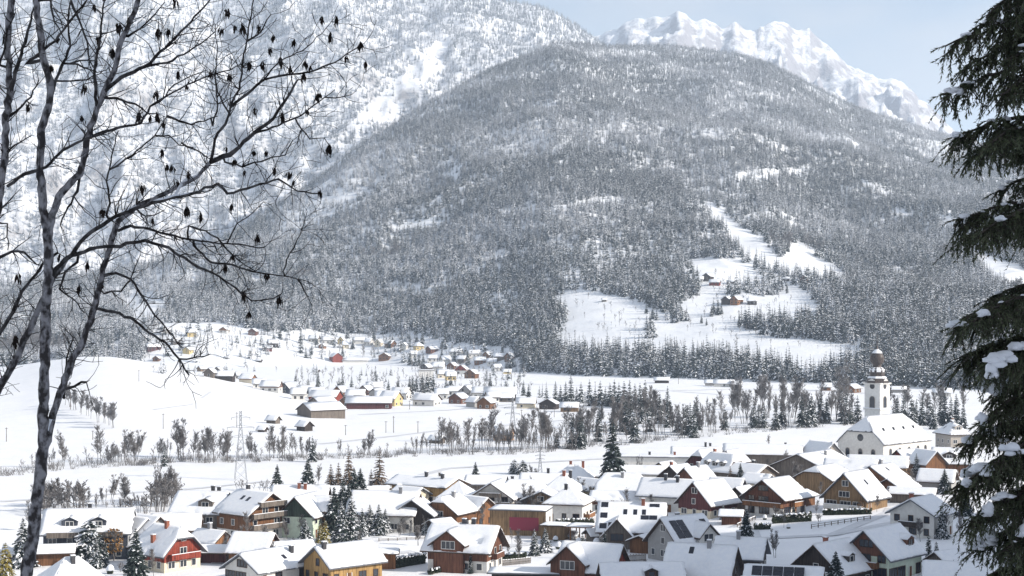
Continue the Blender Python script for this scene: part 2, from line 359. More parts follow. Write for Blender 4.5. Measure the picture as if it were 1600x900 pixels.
def join(a, b):
    o = len(a.v); a.v += b.v; a.f += [tuple(i + o for i in f) for f in b.f]; a.m += b.m; return a
def bare_parts(h, spread, seed, levels=4, rmin=0.035, upright=0.6, stems=1, dens=1.0, tf=.62, bf=(.36, .58), n0=7, up=None, wob=.05):
    r = random.Random(seed); tr = MB(); cr = MB()
    def grow(p, d, L, rad, lev):
        n = 4 if lev == 0 else 3; pts = [p]; dd = d.copy()
        for i in range(n):
            dd = (dd + Vector((r.gauss(0, .16 if lev else wob), r.gauss(0, .16 if lev else wob), 0.07 * (lev > 0) + r.gauss(0, .07)))).normalized(); pts.append(pts[-1] + dd * L / n)
        rr = [max(rmin * 0.8, rad * (1 - 0.55 * i / n)) for i in range(n + 1)]
        (tr if lev == 0 else cr).tube(pts, rr, 5 if lev == 0 else 3, 0, False)
        if lev >= levels: return
        for k in range(max(2, int((n0 if lev == 0 else 4.6) * dens))):
            t = r.uniform(0.3 if lev == 0 else 0.2, 1.0); i = min(n - 1, int(t * n)); q = pts[i].lerp(pts[i + 1], t * n - i)
            az = r.random() * 6.283; out_ = Vector((math.cos(az), math.sin(az), 0)) * spread
            nd = (dd * (up if up and lev == 0 else upright) + out_ * r.uniform(0.5, 1.1) + Vector((0, 0, 0.28))).normalized()
            grow(q, nd, L * r.uniform(*(bf if lev == 0 else (.36, .58))) * (1 - .45 * t * (lev == 0)), max(rmin, rad * 0.45), lev + 1)
    for s_ in range(stems):
        a = r.random() * 6.28; grow(Vector((0.06 * h * math.cos(a) * (stems > 1), 0.06 * h * math.sin(a) * (stems > 1), -0.03 * h)), Vector((0.12 * math.cos(a) * (stems > 1), 0.12 * math.sin(a) * (stems > 1), 1)).normalized(), h * tf * r.uniform(.8, 1), h * 0.010, 0)
    zm = max(v[2] for v in cr.v + tr.v) / h
    for m_ in (tr, cr): m_.v = [(a / zm, b / zm, c / zm) for a, b, c in m_.v]
    return tr, cr

# ---------------------------------------------------------------- the woods on the slopes
def inpoly(px, py, poly):
    c = np.zeros(px.shape, bool); n = len(poly)
    for i in range(n):
        x0, y0 = poly[i]; x1, y1 = poly[i - 1]
        cond = ((y0 > py) != (y1 > py)) & (px < (x1 - x0) * (py - y0) / (y1 - y0 + 1e-9) + x0)
        c ^= cond
    return c
MEADOW = [([(868,462),(905,449),(1012,474),(1040,492),(1062,476),(1098,460),(1090,440),(1075,404),(1160,402),(1212,428),(1262,458),(1284,492),(1240,500),(1160,498),(1165,512),(1362,545),(1346,566),(1262,582),(1150,562),(1040,553),(905,552),(864,540),(888,500)], 1.0),
          ([(1095,312),(1112,318),(1180,368),(1222,405),(1245,378),(1320,425),(1324,442),(1232,432),(1170,412),(1130,360)], 1.0),
          ([(1505,385),(1560,405),(1600,420),(1660,450),(1600,462),(1555,440)], 1.0),
          ([(195,470),(225,462),(258,475),(255,500),(215,515),(205,500)], .95),
          ([(430,360),(500,312),(590,284),(602,300),(560,330),(480,350)], .55), ([(735,465),(800,452),(830,470),(790,486),(740,484)], .65),
          ([(845,425),(885,415),(930,430),(920,450),(860,452)], .5),
          ([(230,590),(226,540),(255,505),(300,503),(345,503),(420,517),(640,522),(700,535),(800,545),(822,588),(640,606),(300,606)], .985),
          ([(608,352),(640,343),(700,346),(690,356),(610,360)], .75), ([(800,330),(955,308),(965,318),(880,332),(805,338)], .65), ([(690,255),(715,245),(730,300),(712,300)], .6),
          ([(1120,280),(1165,268),(1270,262),(1275,272),(1180,282),(1130,296)], .75), ([(1340,278),(1380,290),(1378,296),(1345,288)], .9), ([(1390,320),(1430,332),(1428,340),(1395,330)], .9),
          ([(1455,332),(1490,345),(1500,365),(1470,350)], .9), ([(1380,418),(1430,420),(1430,430),(1385,430)], .8), ([(1280,95),(1320,130),(1400,180),(1395,195),(1330,160)], .55),
          ([(930,80),(1010,78),(1040,86),(960,90)], .6), ([(1250,110),(1290,140),(1330,170),(1310,175),(1255,135)], .4), ([(480,395),(560,400),(575,460),(520,470),(500,430)], .35)]
rs = np.random.RandomState(11)
def scatter(lay, spacing, y0, y1, seed, umin=-70, umax=1680):
    rs = np.random.RandomState(seed)
    X0, X1 = (umin - 800) / FPX * y1, (umax - 800) / FPX * y1
    n = int((X1 - X0) * (y1 - y0) / spacing ** 2)
    x = rs.uniform(X0, X1, n); y = rs.uniform(y0, y1, n); u = 800 + FPX * x / y
    k = (u > umin) & (u < umax); x, y, u = x[k], y[k], u[k]
    z, l = terrain(x, y); k = l == lay; x, y, z, u = x[k], y[k], z[k], u[k]
    v = HOR - FPX * z / y
    # drop what the land in front hides completely
    ui = np.clip(np.searchsorted(us, u), 0, nc - 1); runmin = np.minimum.accumulate(HOR - FPX * ZZ / YY, 0)
    yi = np.clip(np.searchsorted(ysr, y) - 2, 0, nr - 1)
    k = v - 30 * FPX / y < runmin[yi, ui]
    return x[k], y[k], z[k], u[k], v[k]
def forest_object(name, x, y, z, sc, idx, protos):
    me = bpy.data.meshes.new(name); me.vertices.add(len(x)); me.vertices.foreach_set('co', np.stack([x, y, z], -1).astype(np.float32).ravel())
    a = me.attributes.new('size', 'FLOAT', 'POINT'); a.data.foreach_set('value', sc.astype(np.float32))
    a = me.attributes.new('pick', 'INT', 'POINT'); a.data.foreach_set('value', idx.astype(np.int32))
    a = me.attributes.new('turn', 'FLOAT', 'POINT'); a.data.foreach_set('value', np.random.RandomState(3).uniform(0, 6.28, len(x)).astype(np.float32))
    o = bpy.data.objects.new(name, me); C.objects.link(o)
    ng = bpy.data.node_groups.new(name, 'GeometryNodeTree')
    ng.interface.new_socket('Geometry', in_out='INPUT', socket_type='NodeSocketGeometry'); ng.interface.new_socket('Geometry', in_out='OUTPUT', socket_type='NodeSocketGeometry')
    gi = N(ng, 'NodeGroupInput'); go = N(ng, 'NodeGroupOutput'); ip = N(ng, 'GeometryNodeInstanceOnPoints'); ci = N(ng, 'GeometryNodeCollectionInfo')
    ci.inputs['Collection'].default_value = protos; ci.inputs['Separate Children'].default_value = True; ci.inputs['Reset Children'].default_value = True
    def attr(nm, ty):
        n = N(ng, 'GeometryNodeInputNamedAttribute', data_type=ty); n.inputs['Name'].default_value = nm; return n.outputs['Attribute']
    cx = N(ng, 'ShaderNodeCombineXYZ'); ng.links.new(attr('turn', 'FLOAT'), cx.inputs[2])
    ng.links.new(gi.outputs[0], ip.inputs['Points']); ng.links.new(ci.outputs[0], ip.inputs['Instance']); ip.inputs['Pick Instance'].default_value = True
    ng.links.new(attr('pick', 'INT'), ip.inputs['Instance Index']); ng.links.new(cx.outputs[0], ip.inputs['Rotation']); ng.links.new(attr('size', 'FLOAT'), ip.inputs['Scale'])
    ng.links.new(ip.outputs[0], go.inputs[0])
    md = o.modifiers.new('trees', 'NODES'); md.node_group = ng
    tag(o, kind='stuff'); return o
protos = bpy.data.collections.new('tree_kinds')          # kept out of the scene; only the woods use it
PN = 0
def proto(mb, mats):
    global PN
    me = bpy.data.meshes.new('kind'); me.from_pydata(mb.v, [], mb.f); me.update()
    for m in mats: me.materials.append(m)
    me.polygons.foreach_set('material_index', np.asarray(mb.m, np.int32))
    o = bpy.data.objects.new('kind_%02d' % PN, me); protos.objects.link(o); PN += 1
for k in range(4):      # 0-3 dark, lightly dusted
    tr, cr = spruce_parts(1.0, 0.19 + .02 * k, 9, 7, 2, 0.16 + .05 * k, 0.5, 100 + k); proto(join(tr, cr), [BARK, NEEDLE, SNOWT])
for k in range(4):      # 4-7 half white
    tr, cr = spruce_parts(1.0, 0.17 + .02 * k, 9, 7, 2, 0.40 + .06 * k, 0.5, 110 + k); proto(join(tr, cr), [BARK, NEEDLEB, SNOWT])
for k in range(4):      # 8-11 heavy snow
    tr, cr = spruce_parts(1.0, 0.17 + .02 * k, 8, 6, 2, 0.62 + .06 * k, 0.5, 120 + k); proto(join(tr, cr), [BARK, NEEDLEB, SNOWT])
for k in range(2):      # 12-13 bare broadleaf
    tr, cr = bare_parts(1.0, 0.9, 130 + k, 3, 0.006, dens=0.8); proto(join(tr, cr), [TWIG])
# wooded hill
x, y, z, u, v = scatter(1, 5.3, 1000, 4200, 1)
keep = np.ones(len(x), bool)
wob = 7 * fbm(x, y, 40, 3, 71); wob2 = 7 * fbm(x, y, 40, 3, 72)
STRIPS = [[(1128,468),(1150,446),(1200,438),(1238,455),(1205,463),(1160,463)],[(1146,506),(1175,500),(1262,512),(1352,520),(1352,533),(1250,529),(1180,523)],[(1038,492),(1064,478),(1076,502),(1054,507)],[(1150,408),(1185,404),(1215,425),(1250,440),(1240,452),(1205,436)],[(1000,512),(1015,508),(1025,530),(1012,534)]]
strip = np.zeros(len(x), bool)
for poly in STRIPS: strip |= inpoly(u + wob * .6, v + wob2 * .4, poly) & (rs.rand(len(x)) < .4)
for poly, p in MEADOW:
    keep &= ~(inpoly(u + wob, v + wob2 * .6, poly) & (rs.rand(len(x)) < p) & ~strip)
dn = fbm(x, y, 160, 4, 73); keep &= (rs.rand(len(x)) < np.clip(1.05 + 0.9 * dn, 0.35, 1)) | (v > 500)
x, y, z, u, v, dn = [a[keep] for a in (x, y, z, u, v, dn)]
whiteness = np.clip(0.28 - 0.25 * ((v > 515) & (u > 800)) + 0.5 * fbm(x, y, 260, 4, 74) + 0.25 * (dn < -.1) + 0.12 * np.clip((330 - v) / 300, 0, 1) + 0.9 * np.clip((u - 1180) / 300, 0, 1) * np.clip((240 - v) / 120, 0, 1) + rs.normal(0, .25, len(x)), 0, 1)
kind = np.where(whiteness < .40, 0, np.where(whiteness < .74, 4, 8)) + rs.randint(0, 4, len(x))
kind = np.where((fbm(x, y, 90, 3, 75) > .56) & (v > 380), 12 + rs.randint(0, 2, len(x)), kind)
size = (rs.uniform(11, 20, len(x)) * np.where(rs.rand(len(x)) < .2, .65, 1)) * np.interp(y, [1300, 2600, 3600], [1.05, .84, .72]) * np.where((v > 520) & (u > 800), 1.02, 1)
HILLTREES = (x, y, z, u, v, size, kind)
# the nearest trees of the wood's edge stand as trees of their own; the rest of the wood is one mass
order = np.argsort(y); N_EDGE = 90
edge, rest = order[:N_EDGE], order[N_EDGE:]
forest_object('forest', x[rest], y[rest], z[rest] - 0.3, size[rest], kind[rest], protos)
EDGE = [(x[i], y[i], z[i], size[i], kind[i]) for i in edge]
x2, y2, z2, u2, v2_ = scatter(2, 11.5, 2600, 6300, 2, -60, 980)
d2 = fbm(x2, y2 * .5, 260, 4, 81, True); k = (rs.rand(len(x2)) < np.clip(0.92 + 0.9 * d2, 0.04, 1)) & ~(inpoly(u2, v2_, [(540,205),(570,170),(640,110),(690,55),(705,60),(690,110),(640,150),(600,195)]) & (rs.rand(len(x2)) < .9))
x2, y2, z2, v2_ = x2[k], y2[k], z2[k], v2_[k]
d3 = fbm(x2, y2 * .5, 420, 3, 83)
kk = np.where((rs.rand(len(x2)) < .22 + .5 * np.clip(d3, -.3, .4)), 0, np.where(rs.rand(len(x2)) < np.interp(v2_, [0, 250, 420, 500], [.55, .62, .75, .9]), 4, 8)) + rs.randint(0, 4, len(x2))
forest_object('forest', x2, y2, z2 - 0.3, rs.uniform(12, 23, len(x2)), kk, protos)
print('TREES', len(x), len(x2))

# ---------------------------------------------------------------- houses
WD = {'brown': (0.20, 0.095, 0.045), 'dark': (0.055, 0.042, 0.036), 'red': (0.27, 0.055, 0.035), 'redbrown': (0.165, 0.072, 0.045), 'orange': (0.29, 0.14, 0.065),
      'tan': (0.27, 0.175, 0.095), 'greywood': (0.19, 0.16, 0.135), 'blue': (0.075, 0.085, 0.11), 'green': (0.05, 0.07, 0.055), 'yellowwood': (0.40, 0.25, 0.10), 'maroon': (0.12, 0.04, 0.04)}
PL = {'white': (0.72, 0.70, 0.66), 'cream': (0.70, 0.62, 0.48), 'mint': (0.60, 0.68, 0.55), 'grey': (0.36, 0.35, 0.34), 'yellow': (0.66, 0.52, 0.26), 'stone': (0.42, 0.38, 0.34), 'peach': (0.68, 0.42, 0.24)}
def wallmat(c): return wood(c, WD[c]) if c in WD else plaster(c, PL[c])
ROOFM = wood('roof_edge', (0.085, 0.055, 0.042)); ROOFG = flat('grey_roof_edge', (0.10, 0.105, 0.12), 0.6)
PANEL = flat('solar_glass', (0.012, 0.014, 0.025), 0.25, 0.0, 0.5)
def tv(lo, hi, t): return lo + (hi - lo) * t
def slope_grid(mb, P, nx, ny, th, mi, off=0.0, wob=0.0, r=rnd, round_=True):
    """a slab on a sloping surface P(s,t); its free edges thin out and sag like settled snow"""
    b = len(mb.v); W = nx + 1; holes = []
    if wob and ny >= 6 and r.random() < .45:
        for _ in range(r.randint(1, 3)): holes.append((r.random(), r.choice((0, 0, .1, .45, .8)), r.uniform(.04, .13), r.uniform(.05, .16)))
    for j in range(ny + 1):
        for i in range(nx + 1):
            s, t = i / nx, j / ny; e = 1.0
            p = P(s + (r.uniform(-.012, .006) if i == 0 and wob else r.uniform(-.006, .012) if i == nx and wob else 0), t - (r.uniform(-.035, .035) if j == 0 and wob else 0))
            if round_: e = (0.55 if i in (0, nx) else 1) * (0.6 if j == 0 else 1)
            if any(((s - a_) / c_) ** 2 + ((t - b_) / d_) ** 2 < 1 for a_, b_, c_, d_ in holes): mb.v.append((p[0], p[1], p[2] + off - .09)); continue
            mb.v.append((p[0], p[1], p[2] + off + th * e + (r.uniform(-wob, wob) if j not in (ny,) else 0)))
    for j in range(ny):
        for i in range(nx):
            mb.f.append((b + j*W + i, b + j*W + i + 1, b + (j+1)*W + i + 1, b + (j+1)*W + i)); mb.m.append(mi)
    rim = [(i, 0) for i in range(nx + 1)] + [(nx, j) for j in range(1, ny + 1)] + [(i, ny) for i in range(nx - 1, -1, -1)] + [(0, j) for j in range(ny - 1, 0, -1)]
    c = len(mb.v)
    for i, j in rim:
        p = P(i / nx, j / ny); mb.v.append((p[0], p[1], p[2] + off))
    n = len(rim)
    for k in range(n):
        i0, j0 = rim[k]; i1, j1 = rim[(k + 1) % n]
        mb.f.append((c + k, c + (k + 1) % n, b + j1*W + i1, b + j0*W + i0)); mb.m.append(mi)
    mb.f.append(tuple(range(c, c + n))[::-1]); mb.m.append(mi)
WIN = {}
def window_mesh(w_, h_, fm, arch=False):
    key = (w_, h_, fm.name, arch)
    if key in WIN: return WIN[key]
    mb = MB(); t = 0.10; a, b = w_ / 2, h_ / 2
    mb.box(-a, a, -0.02, 0.0, -b, b, 1)
    mb.box(-a - t, -a, -0.09, 0.0, -b - t, b + t, 0).box(a, a + t, -0.09, 0.0, -b - t, b + t, 0)
    mb.box(-a, a, -0.09, 0.0, b, b + t, 0).box(-a - 0.06, a + 0.06, -0.16, 0.0, -b - t, -b, 0)
    if w_ > 1.3 and w_ < 2.6: mb.box(-0.05, 0.05, -0.07, -0.02, -b, b, 0)
    if w_ >= 2.6:
        for q in (-a / 3, a / 3): mb.box(q - 0.04, q + 0.04, -0.07, -0.02, -b, b, 0)
    if arch:
        pts = [(a * math.cos(k * math.pi / 8), -0.02, b + a * math.sin(k * math.pi / 8)) for k in range(9)]
        mb = MB(); mb.box(-a, a, -0.06, 0.0, -b, b, 1); mb.prism(pts, (0, -0.04, 0), (0, 0.02, 0), 1)
        mb.box(-a - .18, -a, -0.10, 0, -b, b, 0).box(a, a + .18, -0.10, 0, -b, b, 0).box(-a - .25, a + .25, -0.18, 0, -b - .22, -b, 0)
        for k in range(8):
            p, q = pts[k], pts[k + 1]; f = 1 + .18 / a
            mb.prism([p, (p[0] * f, p[1], b + (p[2] - b) * f), (q[0] * f, q[1], b + (q[2] - b) * f), q], (0, -0.08, 0), (0, 0.02, 0), 0)
    me = bpy.data.meshes.new('window'); me.from_pydata(mb.v, [], mb.f); me.update()
    me.materials.append(fm); me.materials.append(GLASS); me.polygons.foreach_set('material_index', np.asarray(mb.m, np.int32))
    WIN[key] = me; return me
FACE = {'F': (0, -1, 0.0), 'B': (0, 1, math.pi), 'R': (1, 0, math.pi / 2), 'L': (-1, 0, -math.pi / 2)}
HOUSES = []
def house(px, py, h, he, l, w, a, name, label, cat='house', wall='white', upper=None, split=0.0, roof='gable', q=0.0, oh=0.9, extra=(), wins=1.0,
          far=False, short=None, group=None, trim=None, snow=0.36, bigwin=False, frame=None, wz=None, seed=None):
    if seed is None: seed = int(px * 7 + py * 13)
    r = random.Random(seed)
    snow = snow * r.uniform(.65, 1.1)
    if far: h, he, l, w = h * .82, he * .82, l * .78, w * .78
    elif cat != 'church': h, he, l, w, split = h * .91, he * .91, l * .89, w * .89, split * .91
    x, Y = hit(px, py, h); z = zg(x, Y) - 0.05
    rz = math.radians(a) - math.atan2(x, Y)
    root = empty(name, (x, Y, z), rz); tag(root, label, cat, group)
    HOUSES.append((root, px, py, short, h, l, w))
    cz, sz_ = math.cos(rz), math.sin(rz)
    def facing(fx, fy):
        wx, wy = fx * cz - fy * sz_, fx * sz_ + fy * cz
        return -(wx * x + wy * Y) / math.hypot(x, Y)
    if roof == 'hip': q = 1.0
    sl = (h - he) / (w / 2); W = w / 2 + oh
    frame = frame or (WFRAME if r.random() < .6 else DFRAME)
    trim = trim or (ROOFM if r.random() < .75 else ROOFG)
    zt = lambda yy: h - abs(yy) * sl
    def gable_poly(xx, z0, z1=None):
        yq = w / 2 * q; top = zt(yq)
        return [(xx, -w/2, z0), (xx, w/2, z0), (xx, w/2, he), (xx, yq, top), (xx, -yq, top), (xx, -w/2, he)] if q > 0.01 else [(xx, -w/2, z0), (xx, w/2, z0), (xx, w/2, he), (xx, 0, h), (xx, -w/2, he)]
    lift = 0.12
    if roof in ('flat', 'shed'):
        rise = 0.0 if roof == 'flat' else h - he
        mb = MB(); mb.prism([(-l/2, -w/2, -1.2), (-l/2, w/2, -1.2), (-l/2, w/2, h), (-l/2, -w/2, h - rise)], (0, 0, 0), (l, 0, 0)); mb.build('wall', [wallmat(wall)], root)
        P = lambda s, t: (tv(-l/2 - oh, l/2 + oh, s), tv(-w/2 - oh, w/2 + oh, t), h + 0.02 - rise + rise * t)
        mr = MB(); slope_grid(mr, P, 1, 1, 0.22, 0, round_=False); ro = mr.build('roof', [trim], root)
        ms = MB(); k = .97; slope_grid(ms, lambda s, t: P(.5 + (s - .5) * k, .5 + (t - .5) * k), 12, 6, snow * .8, 0, 0.222, .03, r); ms.build('roof_snow', [SNOW], ro, True)
    else:
        x_end = lambda t, o: l/2 + o - max(0.0, (t - (1 - q)) ) / max(q, 1e-6) * (q * w / 2 * (0.85 if roof != 'hip' else 1.0)) if q > 0.01 else l/2 + o
        if upper and split > 0:
            MB().box(-l/2, l/2, -w/2, w/2, -1.2, split).build('wall', [wallmat(wall)], root)
            e = 0.04
            if split < he - 0.2:
                P0 = gable_poly(-l/2 - e, split + .002)
                P0 = [(p[0], p[1] * (1 + 2 * e / w), p[2]) for p in P0]
            else: P0 = [(p[0], p[1], p[2]) for p in gable_poly(-l/2, he)][1 if q > .01 else 1:]; P0 = [(-l/2, -w/2 * .999, he + .004), (-l/2, w/2 * .999, he + .004)] + ([(-l/2, w/2*q, zt(w/2*q)), (-l/2, -w/2*q, zt(w/2*q))] if q > .01 else [(-l/2, 0, h)])
            if split >= he - 0.2: MB().box(-l/2 + .003, l/2 - .003, -w/2 + .003, w/2 - .003, split, he + .003).build('wall', [wallmat(wall)], root)
            MB().prism(P0, (0, 0, 0), (l + 2 * e, 0, 0)).build('upper_wall', [wallmat(upper)], root)
        elif roof == 'hip': MB().box(-l/2, l/2, -w/2, w/2, -1.2, he).build('wall', [wallmat(wall)], root)
        else: MB().prism(gable_poly(-l/2, -1.2), (0, 0, 0), (l, 0, 0)).build('wall', [wallmat(wall)], root)
        def Pf(sg, o_x=oh, o_y=oh):
            WW = w/2 + o_y
            return lambda s, t: (tv(-x_end(t, o_x), x_end(t, o_x), s), sg * (1 - t) * WW, h + lift - (1 - t) * WW * sl)
        def Pe(sg, o_x=oh, o_y=oh):
            WW = w/2 + o_y
            return lambda s, t: (sg * x_end(1 - q + q * t, o_x), (s * 2 - 1) * sg * q * (1 - t) * WW, h + lift - (1 - t) * q * WW * sl)
        mr = MB(); ms = MB(); nx, ny = (4, 3) if far else (22, 11)
        for sg in (-1, 1):
            slope_grid(mr, Pf(sg), 1, 8 if q > .01 else 1, 0.20, 0, -0.10, round_=False)
            slope_grid(ms, Pf(sg, oh - .08, oh - .06), nx, ny, snow, 0, 0.102, 0.0 if far else .035, r)
            if q > .01:
                slope_grid(mr, Pe(sg), 1, 1, 0.20, 0, -0.10, round_=False); slope_grid(ms, Pe(sg, oh - .08, oh - .06), max(3, nx // 2), max(2, int(ny * q)), snow, 0, 0.102, 0.0 if far else .03, r)
        ro = mr.build('roof', [trim], root); ms.build('roof_snow', [SNOW], ro, True)
    # windows and a door on the sides one can see
    fz0 = 1.45 if wz is None else wz
    doored = False
    for f, (fx, fy, frz) in FACE.items():
        if facing(fx, fy) < 0.05 or wins <= 0: continue
        ln = l if fy else w; n = max(1, int(ln / (3.0 if not far else 3.6)))
        zf = fz0; lev = 0
        while True:
            top = (he if (fy or q > .9) else (h if roof not in ('flat', 'shed') else he)) - 0.55
            if roof in ('flat', 'shed'): top = min(top, h - .5 if roof == 'flat' else he - .4)
            if zf + 0.65 > top: break
            for i in range(n):
                u_ = (i + 0.5) / n * ln - ln / 2 + r.uniform(-.25, .25)
                if not fy and q < .9 and abs(u_) + 0.8 > w / 2 * min(1, (h - zf - 0.9) / (h - he)): continue
                if r.random() > wins * 0.86: continue
                ww = r.choice((1.0, 1.1, 1.6)) if not bigwin else r.choice((1.6, 2.8, 2.8))
                hh = 1.3 if not (bigwin and lev == 0) else 1.9
                isdoor = not doored and lev == 0 and f == 'F' and not far and r.random() < .35
                if isdoor:
                    o = MB().box(-.5, .5, -.08, 0, -1.05, 1.0, 0).box(-.62, -.5, -.12, 0, -1.05, 1.1, 1).box(.5, .62, -.12, 0, -1.05, 1.1, 1).build('door', [wood('brown', WD['brown']), WFRAME], root); doored = True; zz = 1.05
                else:
                    o = bpy.data.objects.new('window', window_mesh(ww, hh, frame)); C.objects.link(o); o.parent = root; zz = zf
                e = 0.045 if upper else 0.005
                o.location = (u_, -w/2 - e, zz) if f == 'F' else (u_, w/2 + e, zz) if f == 'B' else (l/2 + e, u_, zz) if f == 'R' else (-l/2 - e, u_, zz)
                o.rotation_euler = (0, 0, frz)
            zf += 2.7; lev += 1
    roofz = lambda yy: h + lift + .1 - abs(yy) * sl
    for ex in extra:
        k = ex[0]
        if k == 'chimney':
            xx, yy = ex[1] * l, ex[2] * w; zz = roofz(yy) if roof not in ('flat', 'shed') else h
            o = MB().box(xx - .38, xx + .38, yy - .38, yy + .38, zz - .5, zz + 1.5).box(xx - .48, xx + .48, yy - .48, yy + .48, zz + 1.5, zz + 1.62).build('chimney', [ex[3] if len(ex) > 3 else BRICK], root)
            MB().box(xx - .42, xx + .42, yy - .42, yy + .42, zz + 1.622, zz + 1.8).build('chimney_snow', [SNOW], o)
        elif k == 'balcony':
            f, zz, fr = ex[1], ex[2], (ex[3] if len(ex) > 3 else .85); m_ = wallmat(ex[4]) if len(ex) > 4 else wood('brown', WD['brown'])
            ln = (l if f in 'FB' else w) * fr / 2; dpt = 1.3; base = w/2 if f in 'FB' else l/2
            mb = MB().box(-ln, ln, -dpt, -.05, -.18, 0).box(-ln, ln, -dpt - .07, -dpt, -.15, 1.0).box(-ln, -ln + .07, -dpt, -.05, .002, 1.0).box(ln - .07, ln, -dpt, -.05, .002, 1.0)
            o = mb.build('balcony', [m_], root); o.location = {'F': (0, -base, zz), 'B': (0, base, zz), 'R': (base, 0, zz), 'L': (-base, 0, zz)}[f]; o.rotation_euler = (0, 0, FACE[f][2])
            s_ = MB().box(-ln - .03, ln + .03, -dpt - .12, -dpt + .04, 1.002, 1.12).build('rail_snow', [SNOW], o)
        elif k == 'skylight':
            xx, yy = ex[1] * l, ex[2] * w; n = Vector((0, -sl, 0)); mb = MB(); zz = lambda yv: roofz(yv) + snow
            ys_ = (yy - .6, yy + .6); mb.prism([(xx - .45, ys_[0], zz(ys_[0])), (xx + .45, ys_[0], zz(ys_[0])), (xx + .45, ys_[1], zz(ys_[1])), (xx - .45, ys_[1], zz(ys_[1]))], (0, 0, -.3), (0, 0, .06)).build('skylight', [PANEL], root)
        elif k == 'solar':
            x0, x1, y0, y1 = ex[1] * l, ex[2] * l, ex[3] * w, ex[4] * w; zz = lambda yv: roofz(yv) + snow; mb = MB(); n = max(1, round((x1 - x0) / 1.7)); m2 = max(1, round(abs(y1 - y0) / 1.2))
            for i in range(n):
                for j in range(m2):
                    xa, xb = x0 + (x1 - x0) * (i + .03) / n, x0 + (x1 - x0) * (i + .97) / n; ya, yb = y0 + (y1 - y0) * (j + .03) / m2, y0 + (y1 - y0) * (j + .97) / m2
                    if r.random() < (ex[5] if len(ex) > 5 else .92): mb.prism([(xa, ya, zz(ya)), (xb, ya, zz(ya)), (xb, yb, zz(yb)), (xa, yb, zz(yb))], (0, 0, -.2), (0, 0, .09))
            if mb.v: mb.build('solar_panel', [PANEL], root)
        elif k == 'dormer':
            xx, f = ex[1] * l, ex[2]; sg = -1 if f == 'F' else 1; dw = ex[3] if len(ex) > 3 else 2.2; m_ = wallmat(ex[4] if len(ex) > 4 else (upper or wall))
            yb = sg * w * .40; z0 = roofz(yb) - .3; ht = 1.75; y2 = sg * max(0.3, (abs(yb) - ht / sl))
            o = MB().prism([(xx - dw/2, yb, z0), (xx + dw/2, yb, z0), (xx + dw/2, yb, z0 + ht), (xx, yb, z0 + ht + dw * .22), (xx - dw/2, yb, z0 + ht)], (0, 0, 0), (0, y2 - yb, 0)).build('dormer', [m_], root)
            wn = bpy.data.objects.new('dormer_window', window_mesh(1.1 if dw < 3 else 1.6, 1.0, frame)); C.objects.link(wn); wn.parent = o; wn.location = (xx, yb + sg * .01, z0 + 1.05); wn.rotation_euler = (0, 0, FACE[f][2])
            zr = z0 + ht + dw * .22
            for s2 in (-1, 1):
                P = lambda s, t, s2=s2: (xx + s2 * (1 - t) * (dw/2 + .3), tv(yb + sg * .35, y2 - sg * 1.2, s), zr + .05 - (1 - t) * (dw/2 + .3) * .44)
                mm = MB(); slope_grid(mm, P, 2, 2, .3, 0, .0, .02, r); mm.build('dormer_snow', [SNOW], o, True)
        elif k == 'cross':
            xx, f, cw, ch, dep = ex[1] * l, ex[2], ex[3], ex[4], ex[5]; sg = -1 if f == 'F' else 1; yb = sg * (w/2 + dep); csl = sl * ex[6] if len(ex) > 6 else sl
            ceh = ch - cw / 2 * csl; yin = sg * max(0.2, (h - ch) / sl)
            o = MB().prism([(xx - cw/2, yb, -1.2), (xx + cw/2, yb, -1.2), (xx + cw/2, yb, ceh), (xx, yb, ch), (xx - cw/2, yb, ceh)], (0, 0, 0), (0, -sg * (dep + .4), 0)).build('cross_wing', [wallmat(ex[7] if len(ex) > 7 else (upper or wall))], root)
            for s2 in (-1, 1):
                P = lambda s, t, s2=s2: (xx + s2 * (1 - t) * (cw/2 + oh * .7), tv(yb + sg * oh * .8, yin, s) if t > .5 else tv(yb + sg * oh * .8, sg * min(w/2, abs(yin) + (1 - t) * (cw/2) * csl / sl), s), ch + .1 - (1 - t) * (cw/2 + oh * .7) * csl)
                mm = MB(); slope_grid(mm, P, 1, 2, .18, 0, -.1, round_=False); mm.build('wing_roof', [trim], o)
                P2 = lambda s, t, P=P: P(.02 + .98 * s, .03 + .97 * t)
                mm = MB(); slope_grid(mm, P2, 6, 5, snow, 0, .085, .03, r); mm.build('wing_snow', [SNOW], o, True)
            wn = bpy.data.objects.new('wing_window', window_mesh(min(2.8, cw * .5), 1.5, frame)); C.objects.link(wn); wn.parent = o; wn.location = (xx, yb + sg * .01, max(1.5, ceh - .4)); wn.rotation_euler = (0, 0, FACE[f][2])
    return root
CH = lambda x_, y_, m=BRICK: ('chimney', x_, y_, m)
GREYC = flat('grey_chimney', (0.25, 0.25, 0.26), .8)
H = house
